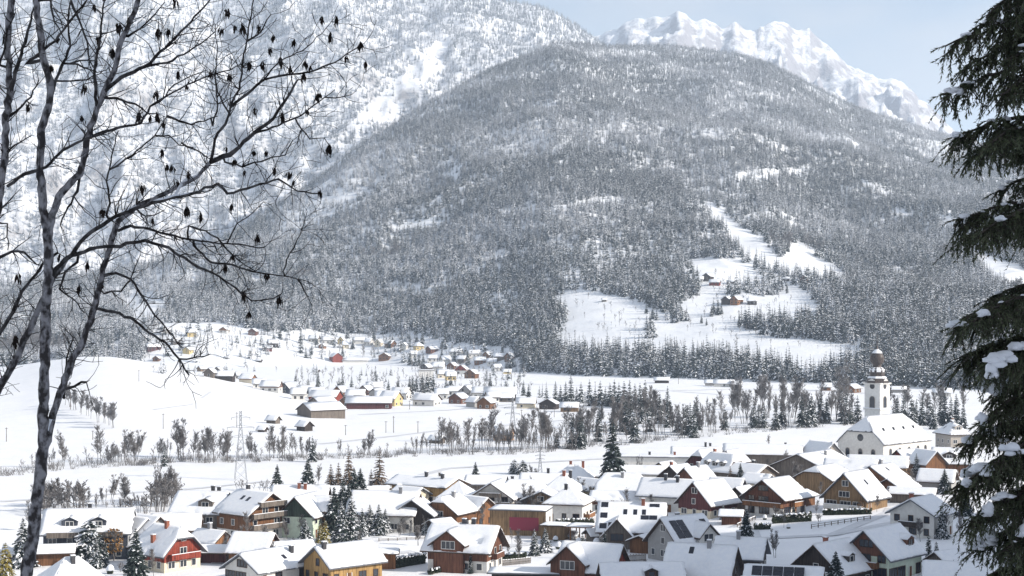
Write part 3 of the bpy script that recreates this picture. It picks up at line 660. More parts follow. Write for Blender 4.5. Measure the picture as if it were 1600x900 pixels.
# lower left
H(140,797,11,6.5,20,14,-8,'apartment_house','long grey wooden apartment house with dormers behind the left trunk','apartments','blue',extra=(('dormer',-.2,'F',3.4),('dormer',.14,'F',3.4),('balcony','F',2.6,.9,'greywood'),('balcony','F',5.2,.9,'greywood'),CH(0,.05,DMETAL)),short='grey apartment house')
H(208,809,8.5,5,10,9,-52,'house','grey-green gabled house end beside the grey apartment house',wall='greywood',extra=(CH(-.2,.1,DMETAL),))
H(228,806,9,5.5,9,9,-50,'house','teal grey house gable just left of the small blue shed roof',wall='grey')
H(248,805,7.5,4.5,7,7.5,40,'shed','small dark shed with bluish snow roof behind the red house','shed','dark')
H(276,804,8,5,11,9,-4,'house','low white-roofed house behind the red house',wall='white')
H(262,822,9.6,4.6,11,10.5,-52,'house','bright red house with half-hipped snow roof and pale lower floor',wall='cream',upper='red',split=2.3,roof='half',q=.38,oh=1.1,extra=(CH(.05,-.06),CH(-.05,-.36),('balcony','R',2.7,.8,'red'),),short='bright red house',frame=WFRAME)
H(330,829,5.6,3.4,8,6.5,-45,'house','little orange-gabled house right of the bright red house',wall='orange',extra=(CH(-.1,.05,GREYC),))
H(333,853,3.6,2.6,8,6,-15,'shed','dark low shed with thin patchy snow beside the bright red house','shed','maroon',wins=0)
H(112,873,7.5,4,10,9,18,'house','pale house with hipped snow roof and brown chimney at the left bottom corner',wall='cream',roof='hip',extra=(CH(-.02,-.16,DMETAL),))
H(62,853,4.2,3.0,15,6,-5,'shed','low brown shed behind the left birch trunk','shed','brown',wins=.3)
H(397,834,7,3.6,9,9.5,-22,'house','house with plain bright snow roof below the timber chalet',wall='brown',wins=.5)
H(318,769,11,6.5,13,13,-22,'apartment_house','grey weathered timber house with a dormer left of the big chalet','apartments','greywood',extra=(('dormer',.2,'F',3.6),('balcony','F',2.4,.8,'greywood'),CH(.2,.03,DMETAL),CH(.32,.06,DMETAL)))
H(398,769,11.6,7,13,15,-50,'chalet','large timber chalet with three balconies and sunlit orange gable','chalet','white','brown',2.6,extra=(('balcony','R',2.8,.92,'greywood'),('balcony','R',5.4,.92,'greywood'),('balcony','R',8.0,.6,'greywood'),('skylight',-.1,-.2),('skylight',.1,-.22),CH(-.25,.03,DMETAL)),frame=WFRAME,short='large timber chalet')
H(478,774,10.5,6,12,10,63,'house','white house with dark green boarded gable right of the timber chalet',wall='mint',upper='green',split=5.6,extra=(('cross',.25,'F',6,9.0,1.0,1,'orange'),),frame=WFRAME,short='green-gabled house')
H(470,760,9.5,6,15,10,-8,'house','white house with two red chimneys behind the green-gabled house',wall='white',extra=(CH(-.02,-.12),CH(.10,-.14)))
H(540,761,6.2,4.6,26,9,-4,'workshop','long dark low building with a plain snow roof behind the spruces','workshop','blue',extra=(CH(.3,0,DMETAL),))
H(602,769,10,5,18,13,-12,'house','house with very broad bright snow roof right of the tall village spruces',wall='white',extra=(CH(.25,-.05,GREYC),))
H(650,779,8.5,4.8,9,11,76,'barn','black wooden barn with its gable turned to the camera','barn','dark',wins=0,extra=())
H(702,775,8.8,5,11,11,60,'house','brown timber house on white base with half-hipped roof left of the flat-roofed villa',wall='white',upper='brown',split=2.4,roof='half',q=.3,extra=(CH(.05,-.1,GREYC),('balcony','L',2.5,.6,'brown')),frame=WFRAME)
H(668,746,7.5,5.6,22,12,-35,'house','low wide house with sunny yellow gable at the field edge',wall='white',upper='yellowwood',split=2.6,extra=(CH(0,-.05,DMETAL),CH(.3,-.1,DMETAL)))
H(420,860,6.4,3.3,16,11,42,'bungalow','white bungalow with black roof edge at the bottom of the picture','bungalow','white',extra=(CH(.3,-.2,DMETAL),('skylight',.1,-.3)),trim=ROOFG,bigwin=True,frame=DFRAME,short='white bungalow')
H(536,851,7.6,4.2,14,10.5,35,'house','yellow boarded house with tall dark windows right of the white bungalow',wall='yellowwood',extra=(CH(-.42,-.1,DMETAL),),trim=ROOFG,frame=DFRAME,short='yellow boarded house')
H(592,863,3.4,3.2,8,6,-2,'garage','orange-walled flat-roofed annex right of the yellow boarded house','garage','orange',roof='flat',oh=.8,wins=.5)
H(455,847,5,3,9,7,20,'shed','small dark-edged snow-roofed shed behind the white bungalow','shed','dark',wins=0)
H(727,822,9.8,5.6,14.5,11,-20,'chalet','red-brown chalet on white base with cross gable beside the picket fence','chalet','white','redbrown',2.8,oh=1.3,extra=(('cross',-.12,'F',6.5,8.6,1.2,.95,'redbrown'),CH(-.03,.05,DMETAL),CH(.14,.03,DMETAL),('balcony','R',2.9,.5,'redbrown')),short='red-brown chalet')
H(717,753,8.6,4.6,9,11,-20,'house','white house with pyramid snow roof in front of the yellow-gabled house',wall='white',roof='hip')
H(775,753,9,4.9,11,13,74,'house','grey-white house with broad front gable and long balcony',wall='grey',upper='white',split=2.4,extra=(('balcony','L',2.5,.95,'greywood'),('balcony','L',4.9,.5,'greywood')),short='broad grey-white gable house')
H(818,751,9,5,12,12,-8,'house','brown house with rounded half-hipped roof right of the broad grey-white gable',wall='brown',roof='half',q=.5,extra=(CH(-.3,.1,DMETAL),))
H(850,766,6.6,4.2,9,11,80,'house','brown low-gabled house in front of the rounded half-hipped roof',wall='white',upper='tan',split=2.3)
H(742,777,7.6,4.6,9,8.5,-45,'house','orange boarded gable beside the grey-white gable house',wall='orange',wins=.4)
v = H(814,795,6.6,6,15.5,9,-12,'flat_roofed_villa','modern flat-roofed villa with wood and dark red panels and white end','villa','tan',roof='flat',oh=.35,wins=0,trim=ROOFG,short='flat-roofed villa')
MB().box(-2.0,5.2,-4.12,-4.0,1.4,4.5).build('red_panel',[flat('red_panel',(.20,.02,.045),.5)],v); MB().box(6.90,7.02,-4.0,4.0,-1,5.98).build('white_end_wall',[plaster('white',PL['white'])],v)
o_ = bpy.data.objects.new('window', window_mesh(1.0,1.3,DFRAME)); C.objects.link(o_); o_.parent = v; o_.location = (7.03,.5,3.6); o_.rotation_euler = (0,0,math.pi/2)
H(889,762,9,5.3,11,12.5,-14,'house','white house with hipped snow roof and orange balcony beside the solar-roofed house',wall='white',roof='hip',extra=(CH(-.05,-.1,DMETAL),('balcony','R',.9,.6,'orange')),short='hipped white house')
H(880,741,10,5.6,10,12,-14,'house','pale house with tall pyramid roof and red chimney behind the hipped white house',wall='white',roof='hip',extra=(CH(.05,-.08),CH(.2,.1,DMETAL)))
cp = H(868,820,3.6,3.2,6.5,6,-15,'carport','timber carport with flat snow roof below the flat-roofed villa','carport','tan',roof='flat',oh=.3,wins=0)
mb_ = MB()
for xx in (4.4, 6.6, 9.0):
    for yy in (-2.8, 2.8): mb_.box(xx-.12,xx+.12,yy-.12,yy+.12,-1,3.2)
mb_.box(3.25,9.3,-3,3,3.202,3.4); mb_.build('post_frame',[wood('orange',WD['orange'])],cp); mb_ = MB(); slope_grid(mb_,lambda s,t:(tv(3.3,9.3,s),tv(-3,3,t),3.4),6,4,.3,0,.01,.02); mb_.build('roof_snow',[SNOW],cp,True)
H(988,787,10,4.2,16,14,-4,'house','house whose broad snow roof carries black solar strips',wall='white',upper='greywood',split=3,extra=(('solar',-.5,-.38,-.52,-.02,.8),('solar',-.36,-.18,-.5,-.40,.8),('solar',.15,.42,-.34,-.26,.9),('solar',.28,.45,-.1,-.04,1),('cross',-.2,'F',6.5,6.5,2.5,1.3,'greywood'),('skylight',-.1,-.2),('skylight',.06,-.2),('skylight',.2,-.2),CH(.18,-.05)),short='solar strip house')
H(972,741,9.6,4.6,14,13,-6,'house','house with wide plain snow roof and grey chimney right of the tall spruce',wall='white',roof='half',q=.5,extra=(CH(.02,-.12,GREYC),))
H(1045,749,9,5,15.5,10,-18,'house','white house with long eave and brown right gable in the village centre',wall='white',upper='brown',split=4.8,extra=(CH(.2,-.1,DMETAL),CH(-.05,-.05,DMETAL)),short='long-eaved white house')
H(966,769,5.6,3.6,15,10,-8,'house','low house with smooth snow roof in front of the wide plain roof',wall='white',upper='redbrown',split=2.4,wins=.3)
H(1086,730,9,4.6,11,10,55,'house','house with plain red-brown gable behind the long-eaved white house',wall='redbrown',wins=.2,extra=(CH(.1,-.05,GREYC),))
H(1106,752,9.6,4.2,12.5,11.5,52,'house','dark brown timber house with steep sunny snow roof and small white windows',wall='cream',upper='maroon',split=2.2,frame=WFRAME,short='dark brown steep-roofed house')
H(1136,748,8.5,5,9,9,-18,'house','brown house with cream lower floor right of the dark brown steep-roofed house',wall='cream',upper='redbrown',split=3)
H(1100,703,10,5,9,10,58,'house','dark house with half-hipped roof below the hall at the field edge',wall='maroon',roof='half',q=.35)
H(1128,709,10,4.6,12,11,-38,'house','orange house with three little dormers and half-hipped roof',wall='peach',roof='half',q=.4,extra=(('dormer',-.3,'F',1.8,'dark'),('dormer',0,'F',1.8,'dark'),('dormer',.28,'F',1.8,'dark'),CH(-.3,.05)),short='orange dormered house')
H(1028,713,5,4.6,32,10,-3,'school_building','long flat-roofed pale building with a row of windows at the field edge','school','white',roof='flat',oh=.5,trim=ROOFG,extra=(CH(-.1,0,DMETAL),CH(.2,.1)))
H(1192,695,8,5,29,13,-2,'hall','big hall with long unbroken bright snow roof left of the church','hall','greywood',wins=.2,extra=(CH(.3,.2,DMETAL),),short='long hall')
H(1088,699,7.5,4.6,18,9,2,'house','low long house with bluish snow roof left of the long hall',wall='greywood',extra=(CH(.2,0,DMETAL),CH(.3,.05,DMETAL)))
H(1145,704,8.5,5,9,8,62,'house','narrow dark gabled house right of the orange dormered house',wall='dark')
H(1040,722,7,4.4,8,8,60,'house','small yellow-gabled house in front of the long flat-roofed building',wall='yellow',wins=.3)
H(1060,727,8,4.6,10,9,58,'house','dark gable with chimney behind the plain red-brown gable',wall='dark',extra=(CH(-.3,.1),))
H(1000,729,6,4,17,9,-4,'garage','low garage under smooth snow behind the wide plain roof','garage','white',wins=.2)
H(1272,707,9.5,5,24,22,62,'barn','huge weathered barn with very broad brown gable in front of the church','barn','greywood',wins=0,extra=(CH(.1,-.15,GREYC),),short='huge weathered barn')
H(1160,725,7,4.4,20,11,-38,'barn','barn with bluish shaded snow roof left of the huge weathered barn','barn','greywood',wins=0,extra=(CH(.2,.1,DMETAL),))
H(1288,728,8.2,4.8,14,13,60,'barn','wooden barn with rounded snow roof in front of the huge weathered barn','barn','tan',roof='half',q=.4,wins=0)
H(1212,748,9.6,5.3,12,12.5,58,'chalet','red-brown chalet with full-width balcony above a white base and hedge','chalet','white','redbrown',2.3,oh=1.3,extra=(('balcony','L',2.5,1.0,'brown'),('balcony','F',2.5,.4,'orange')),frame=DFRAME,bigwin=True,short='balconied red-brown chalet')
H(1337,738,10,3.8,13,13,62,'timber_house','weathered tan timber house with tall white double window in its gable','house','tan',extra=(('skylight',0,-.25),('balcony','L',.6,.9,'white')),frame=WFRAME,bigwin=True,short='tan timber house')
H(1066,808,9.6,4.4,12,11.5,40,'house','grey house with two arrays of solar panels on its snowy roof',wall='grey',extra=(('solar',-.44,-.08,-.46,-.10,1),('solar',.33,.48,-.5,-.12,1),('cross',.22,'F',5,7.6,.8,1,'white'),CH(-.05,.1,GREYC)),trim=ROOFM,short='grey solar house')
H(1098,853,9.6,3.8,13.5,13.5,-14,'house','house with big shaded snow roof and dark gable at the bottom centre',wall='dark',extra=(('skylight',-.15,-.12),CH(.12,-.05,GREYC)),short='big shaded roof')
H(1158,841,7.4,4,10,9.5,-10,'house','small shaded house with dark end between the grey solar house and the meadow',wall='dark',extra=(CH(-.05,-.05,GREYC),))
H(1160,761,6.2,3.6,7,7,60,'shed','grey wooden shed left of the balconied red-brown chalet','shed','greywood',wins=.3)
H(1143,798,3.4,2.4,5,5,-5,'hut','tiny red-brown garden hut below the balconied chalet','hut','redbrown',wins=0)
H(926,851,9,4.4,12.5,10.5,-20,'house','dark red timber house with blue-shaded snow roof at the bottom edge',wall='red',extra=(('cross',-.28,'F',7,8.4,1,1,'redbrown'),),short='dark red timber house',wins=.8)
H(1376,727,8.6,5,12,12,60,'house','brown house with white awning behind the tan timber house',wall='brown',extra=(('balcony','L',2.6,.8,'brown'),('skylight',0,-.2),CH(.1,.05,GREYC)))
H(1372,713,8,5,20,10,-4,'barn','barn under a long smooth snow roof below the church nave','barn','tan',wins=0)
H(1330,719,8.5,5,16,12,-6,'barn','broad snow-roofed barn between the church and the tan timber house','barn','brown',wins=0)
H(1417,703,8.5,4.8,10,9.5,50,'house','house with small red-orange gable right below the church nave',wall='red',wins=.3)
H(1448,704,9,5,10,9,-50,'house','brown steep-gabled house right of the small red-orange gable',wall='brown',wins=.4)
H(1490,701,9.5,5,14,10,2,'house','house with dark double dormer beside the big foreground spruce',wall='brown',extra=(('dormer',-.12,'F',4.4,'dark'),))
H(1488,657,13,8,9,13,30,'parsonage','tall hipped house with stout brown chimney right of the church','parsonage','stone',roof='hip',extra=(CH(.1,.1,wood('brown',WD['brown'])),('dormer',0,'F',3)),short='tall hipped house')
H(1425,763,4,2.8,12,7,-4,'shed','long low shed with flat snow roof above the shaded white house','shed','greywood',wins=.2)
H(1440,778,9,5.8,11,11.5,65,'house','shaded white house with corner balcony left of the big spruce',wall='white',extra=(('balcony','L',2.6,.5,'dark'),CH(-.3,.1,BRICK)),frame=DFRAME,short='shaded white house')
H(1378,825,10,5,14,11.5,60,'house','mint green house with brown boarded gable and flower balcony in shade',wall='mint',upper='redbrown',split=5,extra=(('balcony','L',2.5,.6,'brown'),('dormer',.3,'F',3)),frame=DFRAME,bigwin=True,short='mint green house')
H(1300,847,9,4,13,12,58,'house','dark timber house with red chimney and dormer at the bottom right',wall='dark',extra=(('dormer',0,'F',2.4,'dark'),CH(-.05,.1),('balcony','L',2.6,.9,'white')),short='dark timber house')
H(1225,887,8,4.2,14,11,-5,'house','roof with dark panel band cut by the bottom edge right of centre',wall='white',extra=(('solar',-.45,.3,-.25,-.05,1),))
H(1496,881,7,4,12,9,0,'house','snow-roofed house under the big foreground spruce',wall='greywood')
H(1478,862,4.2,2.6,6,5,50,'shed','tiny snow-roofed garden shed beside the big foreground spruce','shed','greywood',wins=0)
H(1284,691,9.5,5,12,10.5,-48,'house','house with blue-shaded steep roof just left of the church',wall='stone',wins=.2)
H(1002,881,7.4,4.2,16,10.5,8,'house','shaded snow roof at the bottom edge left of the big shaded roof',wall='redbrown',extra=(('dormer',.1,'F',2.4,'dark'),))
H(820,893,3,2.8,14,6,-5,'carport','dark-edged flat carport roof at the bottom edge below the picket fence','carport','dark',roof='flat',wins=0)
H(920,749,7,4.4,9,8,-45,'house','house with bright yellow gable left of the tall spruce',wall='yellow',wins=.3)
H(897,728,8.4,5,12,11,-5,'house','white house with two brick chimneys at the field edge',wall='white',roof='hip',extra=(CH(-.1,.05),CH(.25,.05)))
H(850,741,7,4.4,14,10,-6,'house','low snow-roofed house behind the rounded half-hipped roof',wall='grey',extra=(CH(.1,0,DMETAL),))
H(935,732,6.5,4.4,13,9,-10,'house','low snow-roofed house behind the bright yellow gable',wall='white')
H(560,776,4.5,3,7,6,-10,'garage','small garage between the tall spruces and the broad bright roof','garage','greywood',wins=.2)
H(688,812,4,2.8,6,5,40,'shed','little garden shed right of the black wooden barn','shed','dark',wins=0)
H(935,828,3.4,2.4,5,5,20,'shed','low garden shed left of the solar strip house','shed','greywood',wins=0)
H(1185,742,6,4,8,7,-30,'house','small house with snow roof behind the balconied red-brown chalet',wall='cream',wins=.5)
H(1250,768,4,3,7,6,60,'garage','snow-topped garage between the red-brown chalet and the tan timber house','garage','brown',wins=0)
H(1402,748,6,4,9,8,55,'house','small brown house above the long low shed',wall='brown',wins=.5)
H(1465,735,7,4.2,10,9,-10,'house','house with wide snow roof left of the foreground spruce, below the dormered house',wall='grey',wins=.6)
H(640,762,5.5,3.6,9,8,-40,'house','small low house behind the black wooden barn',wall='cream',wins=.5)
H(785,775,5,3.4,8,7,20,'shed','grey shed behind the flat-roofed villa','shed','greywood',wins=0)
H(230,842,4.5,3,6,6,-40,'shed','small shed hidden behind the big dark spruce','shed','dark',wins=0)
H(1010,836,4,2.8,6,6,60,'shed','small shed right of the solar strip house','shed','brown',wins=0)
H(760,744,6,4,12,9,-8,'house','low house with snow roof beside the small dark pine',wall='greywood')

# ---------------------------------------------------------------- the church
ch = house(1382,649,17,8.2,31,18.5,58,'church','white village church with onion-domed tower and long steep snow roof','church',wall='white',roof='half',q=.55,oh=.5,wins=0,short='church',trim=ROOFG)
chx, chy = ch.location.x, ch.location.y
def put(me, parent, loc, rz, name='window'):
    o = bpy.data.objects.new(name, me); C.objects.link(o); o.parent = parent; o.location = loc; o.rotation_euler = (0, 0, rz); return o
AW = window_mesh(1.5, 2.4, plaster('stone', PL['stone']), True)
for yy in (-5.2, 0, 5.2): put(AW, ch, (-15.51, yy, 4.2), FACE['L'][2])
for xx in (-11, -5, 1, 7, 12): put(AW, ch, (xx, -9.26, 4.4), 0)
mb = MB(); pts = [(-15.5, 1.25 * math.cos(k * math.pi / 8), 10 + 1.25 * math.sin(k * math.pi / 8)) for k in range(16)]
mb.prism(pts, (-.05, 0, 0), (.05, 0, 0)); mb.build('round_window', [GLASS], ch)
for xx in (-9, -2.5, 4, 10.5):
    zz = 17 - 5.4 * (17 - 8.2) / 9.25 + .5
    o = MB().prism([(xx - .55, -5.6, zz - .5), (xx + .55, -5.6, zz - .5), (xx, -5.6, zz + .9)], (0, 0, 0), (0, 1.6, 0)).build('dormer', [DMETAL], ch)
MB().box(-15.7, 15.7, -9.5, -9.26, 7.5, 7.9).build('cornice', [plaster('stone', PL['stone'])], ch)
# tower: its middle stands behind the ridge, toward the near gable end
rz = ch.rotation_euler.z; tY = chy + 7; tX = (1370.5 - 800) / FPX * tY
dx, dy = tX - chx, tY - chy; lx = dx * math.cos(-rz) - dy * math.sin(-rz); ly = dx * math.sin(-rz) + dy * math.cos(-rz)
zrel = lambda py: -(py - HOR) / FPX * tY - ch.location.z
TW = 3.2; zb = zrel(600)
tw = MB().box(lx - TW, lx + TW, ly - TW, ly + TW, -1, zb).build('tower', [plaster('tower_white', (.78, .765, .73))], ch)
cm = plaster('white', PL['white'])
zc_ = zrel(640); MB().box(lx - TW - .35, lx + TW + .35, ly - TW - .35, ly + TW + .35, zc_, zc_ + .55).build('tower_cornice', [cm], tw)
MB().box(lx - TW - .4, lx + TW + .4, ly - TW - .4, ly + TW + .4, zc_ + .552, zc_ + .8).build('cornice_snow', [SNOW], tw)
MB().box(lx - TW - .45, lx + TW + .45, ly - TW - .45, ly + TW + .45, zb, zb + .5).build('tower_cornice', [cm], tw)
BW = window_mesh(2.0, 3.2, plaster('stone', PL['stone']), True)
for f, (fx, fy, fr) in FACE.items():
    put(BW, tw, (lx + fx * (TW + .01), ly + fy * (TW + .01), zrel(630)), fr, 'belfry_window')
    m_ = MB(); pts = [(1.0 * math.cos(k * math.pi / 8), 0, 1.0 * math.sin(k * math.pi / 8)) for k in range(16)]
    m_.prism(pts, (0, -.08, 0), (0, 0, 0)); o = m_.build('clock_face', [DMETAL], tw); o.location = (lx + fx * (TW + .01), ly + fy * (TW + .01), zrel(603)); o.rotation_euler = (0, 0, fr)
    m_ = MB().prism([(-1.9, 0, 0), (1.9, 0, 0), (1.2, 0, 1.0), (0, 0, 1.5), (-1.2, 0, 1.0)], (0, -.3, 0), (0, .5, 0)); o = m_.build('tower_gable', [cm], tw); o.location = (lx + fx * (TW + .2), ly + fy * (TW + .2), zb + .5); o.rotation_euler = (0, 0, fr)
COP = noise_mat('copper_dome', (0.045, 0.037, 0.036), (0.105, 0.085, 0.075), 2.5, .45, .1, 5, (1, 1, .3))
dz = lambda py: zrel(py); sc = tY / FPX
prof = [(TW * 1.35, zb + .5), (TW * 1.3, zb + 1.0), (TW * 1.05, zrel(590)), (TW * .86, zrel(587)), (2.7, zrel(583)), (2.9, zrel(579)), (2.5, zrel(575.5)), (1.75, zrel(573.5))]
m_ = MB(); m_.lathe(prof, 8, 0, math.pi / 8, lx, ly); m_.build('lower_dome', [COP], tw)
m_ = MB(); m_.lathe([(TW * 1.22, zrel(594.5)), (TW * 1.02, zrel(589)), (TW * .8, zrel(586.5)), (.5, zrel(586))], 8, 0, math.pi / 8, lx, ly); m_.build('dome_snow', [SNOW], tw)
m_ = MB(); m_.lathe([(2.75, zrel(581)), (2.8, zrel(577.6)), (2.2, zrel(574.6)), (1.5, zrel(573.2)), (.4, zrel(573))], 12, 0, 0, lx, ly); m_.build('dome_snow', [SNOW], tw)
m_ = MB(); m_.lathe([(1.75, zrel(574)), (1.55, zrel(572)), (1.55, zrel(569.5)), (1.9, zrel(568.5)), (2.45, zrel(565)), (2.62, zrel(561)), (2.5, zrel(556.5)), (2.0, zrel(552.5)), (1.2, zrel(549)), (.6, zrel(547)), (.35, zrel(544)), (.18, zrel(538))], 16, 0, 0, lx, ly); m_.build('onion_dome', [COP], tw, True)
m_ = MB(); m_.lathe([(1.95, zrel(551.8)), (1.36, zrel(548.6)), (.75, zrel(546.4)), (.3, zrel(545))], 16, 0, 0, lx, ly); m_.build('dome_snow', [SNOW], tw, True)
m_ = MB(); m_.tube([(lx, ly, zrel(545)), (lx, ly, zrel(521))], [.12, .07], 6); m_.lathe([(.05, zrel(536)), (.4, zrel(534.5)), (.4, zrel(533)), (.05, zrel(531.5))], 8, 0, 0, lx, ly); m_.box(lx - .55, lx + .55, ly - .05, ly + .05, zrel(526), zrel(525)); m_.build('spire_cross', [DMETAL], tw)

# ---------------------------------------------------------------- far village and farms: (px, py of ridge, wall, length, width, turn, height, roof)
FARN = []
def far(lst, where, cat='house', **kw):
    for e in lst:
        px, py, c = e[:3]; l_, w_, a_, h_ = (list(e[3:]) + [None] * 4)[:4]
        r = random.Random(int(px * 3 + py)); up = None; split = 0
        l_ = l_ or r.uniform(10, 13.5); w_ = w_ or r.uniform(8.5, 11); h_ = h_ or r.uniform(7.4, 9.2); a_ = a_ if a_ is not None else r.choice((-40, -25, 0, 25, 55, 70))
        wl = c
        if '/' in c: wl, up = c.split('/'); split = h_ * .33
        o = house(px, py, h_, h_ * .56, l_, w_, a_, {'barn': 'barn', 'hut': 'hay_hut'}.get(cat, 'house'), None, cat, wall=wl, upper=up, split=split, far=True, wins=kw.get('wins', .9 if cat == 'house' else .15), group=where[1], oh=.8, snow=.45, roof=e[7] if len(e) > 7 else 'gable', extra=kw.get('extra', ()))
        FARN.append((o, px, py, (up or wl), where[0], l_, cat))
g1 = ('on the far village slope', 'houses on the slope of the far village')
far([(300,514,'yellow',12,10,0,9),(351,511,'white/orange',13,11,70),(396,513,'redbrown',12,11,70),(259,511,'grey'),(239,537,'maroon',18,10,20,8),(294,542,'yellow',11,10,60),(245,556,'brown',8,8,70,6),
     (426,531,'dark',13,9,10),(418,540,'red',12,9,0,6),(491,524,'white/greywood',14,10,-20),(512,526,'white',16,9,0),(534,526,'yellow',9,9,70,10),(560,527,'white',15,9,0,8),(504,537,'orange',9,8,70,6),
     (577,529,'white'),(592,530,'cream'),(610,532,'brown'),(632,535,'white'),(654,535,'yellow',11,11,20,9,'hip'),(675,541,'redbrown',13,11,40),(540,533,'cream',9,8,0),(275,528,'greywood',10,9,20),(224,523,'white',10,9,0)], g1)
g2 = ('at the far wood edge', 'houses at the wood edge of the far village')
far([(712,545,'white',16,11,-10),(740,547,'white',15,10,10),(762,549,'orange',10,9,60,9),(782,552,'greywood',16,9,-5),(796,551,'brown',9,9,60),(722,556,'greywood'),(750,558,'brown',14,10,0),(675,555,'white',12,10,0),
     (601,551,'brown',15,14,80,9),(685,566,'white',14,12,-10,10),(667,568,'dark'),(707,566,'brown',10,10,60),(722,570,'white/red',12,12,75,10),(737,577,'brown',12,12,70,9),(666,578,'white',15,11,0,10,'flat'),(692,578,'cream',12,10,10),(704,581,'yellow',10,10,10,8),
     (769,560,'white',11,9,-10),(776,569,'white',10,9,30),(792,577,'yellow',9,7,0,5),(645,548,'white',10,9,0),(696,556,'white',11,9,20)], g2)
g3 = ('on the white hill crest', 'houses on the white hill crest')
far([(315,572,'tan',8,7,40,6),(329,575,'greywood',9,8,70,7),(341,573,'greywood',10,9,70,8),(352,580,'dark',14,9,-15,7),(366,581,'white',12,9,0,7),(387,585,'cream/orange',12,9,-30,7),(405,592,'white',10,9,0,7),(424,595,'white/redbrown',15,9,-20,8),(449,598,'blue',9,8,60,8)], g3)
g4 = ('on the far valley floor', 'houses on the valley floor beyond the white hill')
far([(478,603,'white',11,9,0),(494,606,'grey',11,9,10),(466,606,'white',10,8,0),(545,619,'brown',10,9,60,7),(572,602,'redbrown',10,9,60),(556,609,'white',14,11,-10),(590,607,'grey'),(611,612,'yellow',13,12,-30,10),(598,611,'white',11,9,0),(532,603,'brown',10,9,60),(585,597,'white'),(627,606,'white'),
     (710,604,'white',13,9,0,7),(732,602,'grey',11,10,60),(750,605,'white',11,9,-10),(782,605,'dark',24,10,-3,10),(789,615,'greywood',13,8,0,6),(717,614,'redbrown',12,11,60),(741,620,'grey',9,8,-45,7),(760,620,'brown',12,10,70,8),(822,622,'cream',13,8,-5,7),(858,623,'dark',12,12,78,7),(890,629,'tan',12,8,-5,6),(667,616,'white',18,11,-30,8),(787,668,'peach',9,8,-20,6.5),(690,607,'white',10,9,0),(770,612,'white',10,8,20)], g4)
g5 = ('at the foot of the wood', 'buildings at the foot of the wood')
far([(1000,567,'blue',16,10,0,7),(1034,590,'dark',14,8,0,5),(1110,594,'grey',10,7,0,5),(1131,594,'white',18,9,0,6),(1150,596,'grey',10,8,0,5),(1290,599,'orange',9,7,0,6),(1332,600,'brown',12,10,60,7),(1400,604,'grey',16,8,0,5),(1472,607,'white',14,8,0,6)], g5)
g6 = ('on the steep mountain meadow', 'farm buildings on the mountain meadow')
far([(1106,427,'dark',15,12,70,9),(1117,437,'red',14,9,-10,7),(1093,432,'white',10,8,0),(1136,463,'dark',13,11,70,9),(1151,462,'orange',14,11,60,10),(1175,466,'dark',12,9,0,7),(1259,430,'redbrown',13,11,60,9),(1259,481,'dark',9,7,20,5),(1142,438,'greywood',10,6,0,4),(1228,433,'dark',9,7,0,5)], g6)
far([(509,610,'red',22,13,-25,9),(504,620,'greywood',16,11,40,7),(502,629,'greywood/greywood',26,17,32,9),(577,620,'maroon',32,12,-6,8),(525,551,'red',14,14,-70,11)], ('below the far village', 'barns of the far village'), 'barn')
far([(555,560,'white',34,8,0,5)], ('beside the red barn above the plain', 'barns of the far village'), 'barn', wins=.9)
far([(427,650,'greywood',6.5,5,-35,4.2),(476,658,'dark',6.5,6.5,-45,5.2),(683,681,'greywood',7,5,-35,3.6),(410,667,'dark',4,3.5,-30,2.6),(944,466,'greywood',6,5,0,4),(495,577,'dark',5,4,-40,3.5),(405,561,'dark',6,5,-30,3.5)], ('on open snow', 'hay huts on the open snow'), 'hut', wins=0)
COLN = {'greywood': 'grey wooden', 'redbrown': 'red-brown', 'dark': 'dark timber', 'maroon': 'dark red', 'stone': 'stone grey', 'tan': 'tan wooden', 'blue': 'bluish grey', 'yellowwood': 'yellow timber', 'brown': 'brown timber', 'grey': 'grey', 'orange': 'orange', 'peach': 'peach'}
ORD = ['first', 'second', 'third', 'fourth', 'fifth', 'sixth', 'seventh', 'eighth', 'ninth', 'tenth', 'eleventh', 'twelfth', 'thirteenth', 'fourteenth', 'fifteenth']
by = {}
for t in FARN: by.setdefault((t[3], t[4], t[6]), []).append(t)
for (c, wh, cat), v in by.items():
    v.sort(key=lambda t: t[1]); nm = {'hut': 'hay hut'}.get(cat, cat)
    for i, t in enumerate(v):
        s = f"{COLN.get(c, c)} {nm} {wh}"
        if len(v) > 1: s += f", {ORD[i]} of {len(v)} from the left" if len(v) > 2 else (', the left one' if i == 0 else ', the right one')
        t[0]['label'] = s

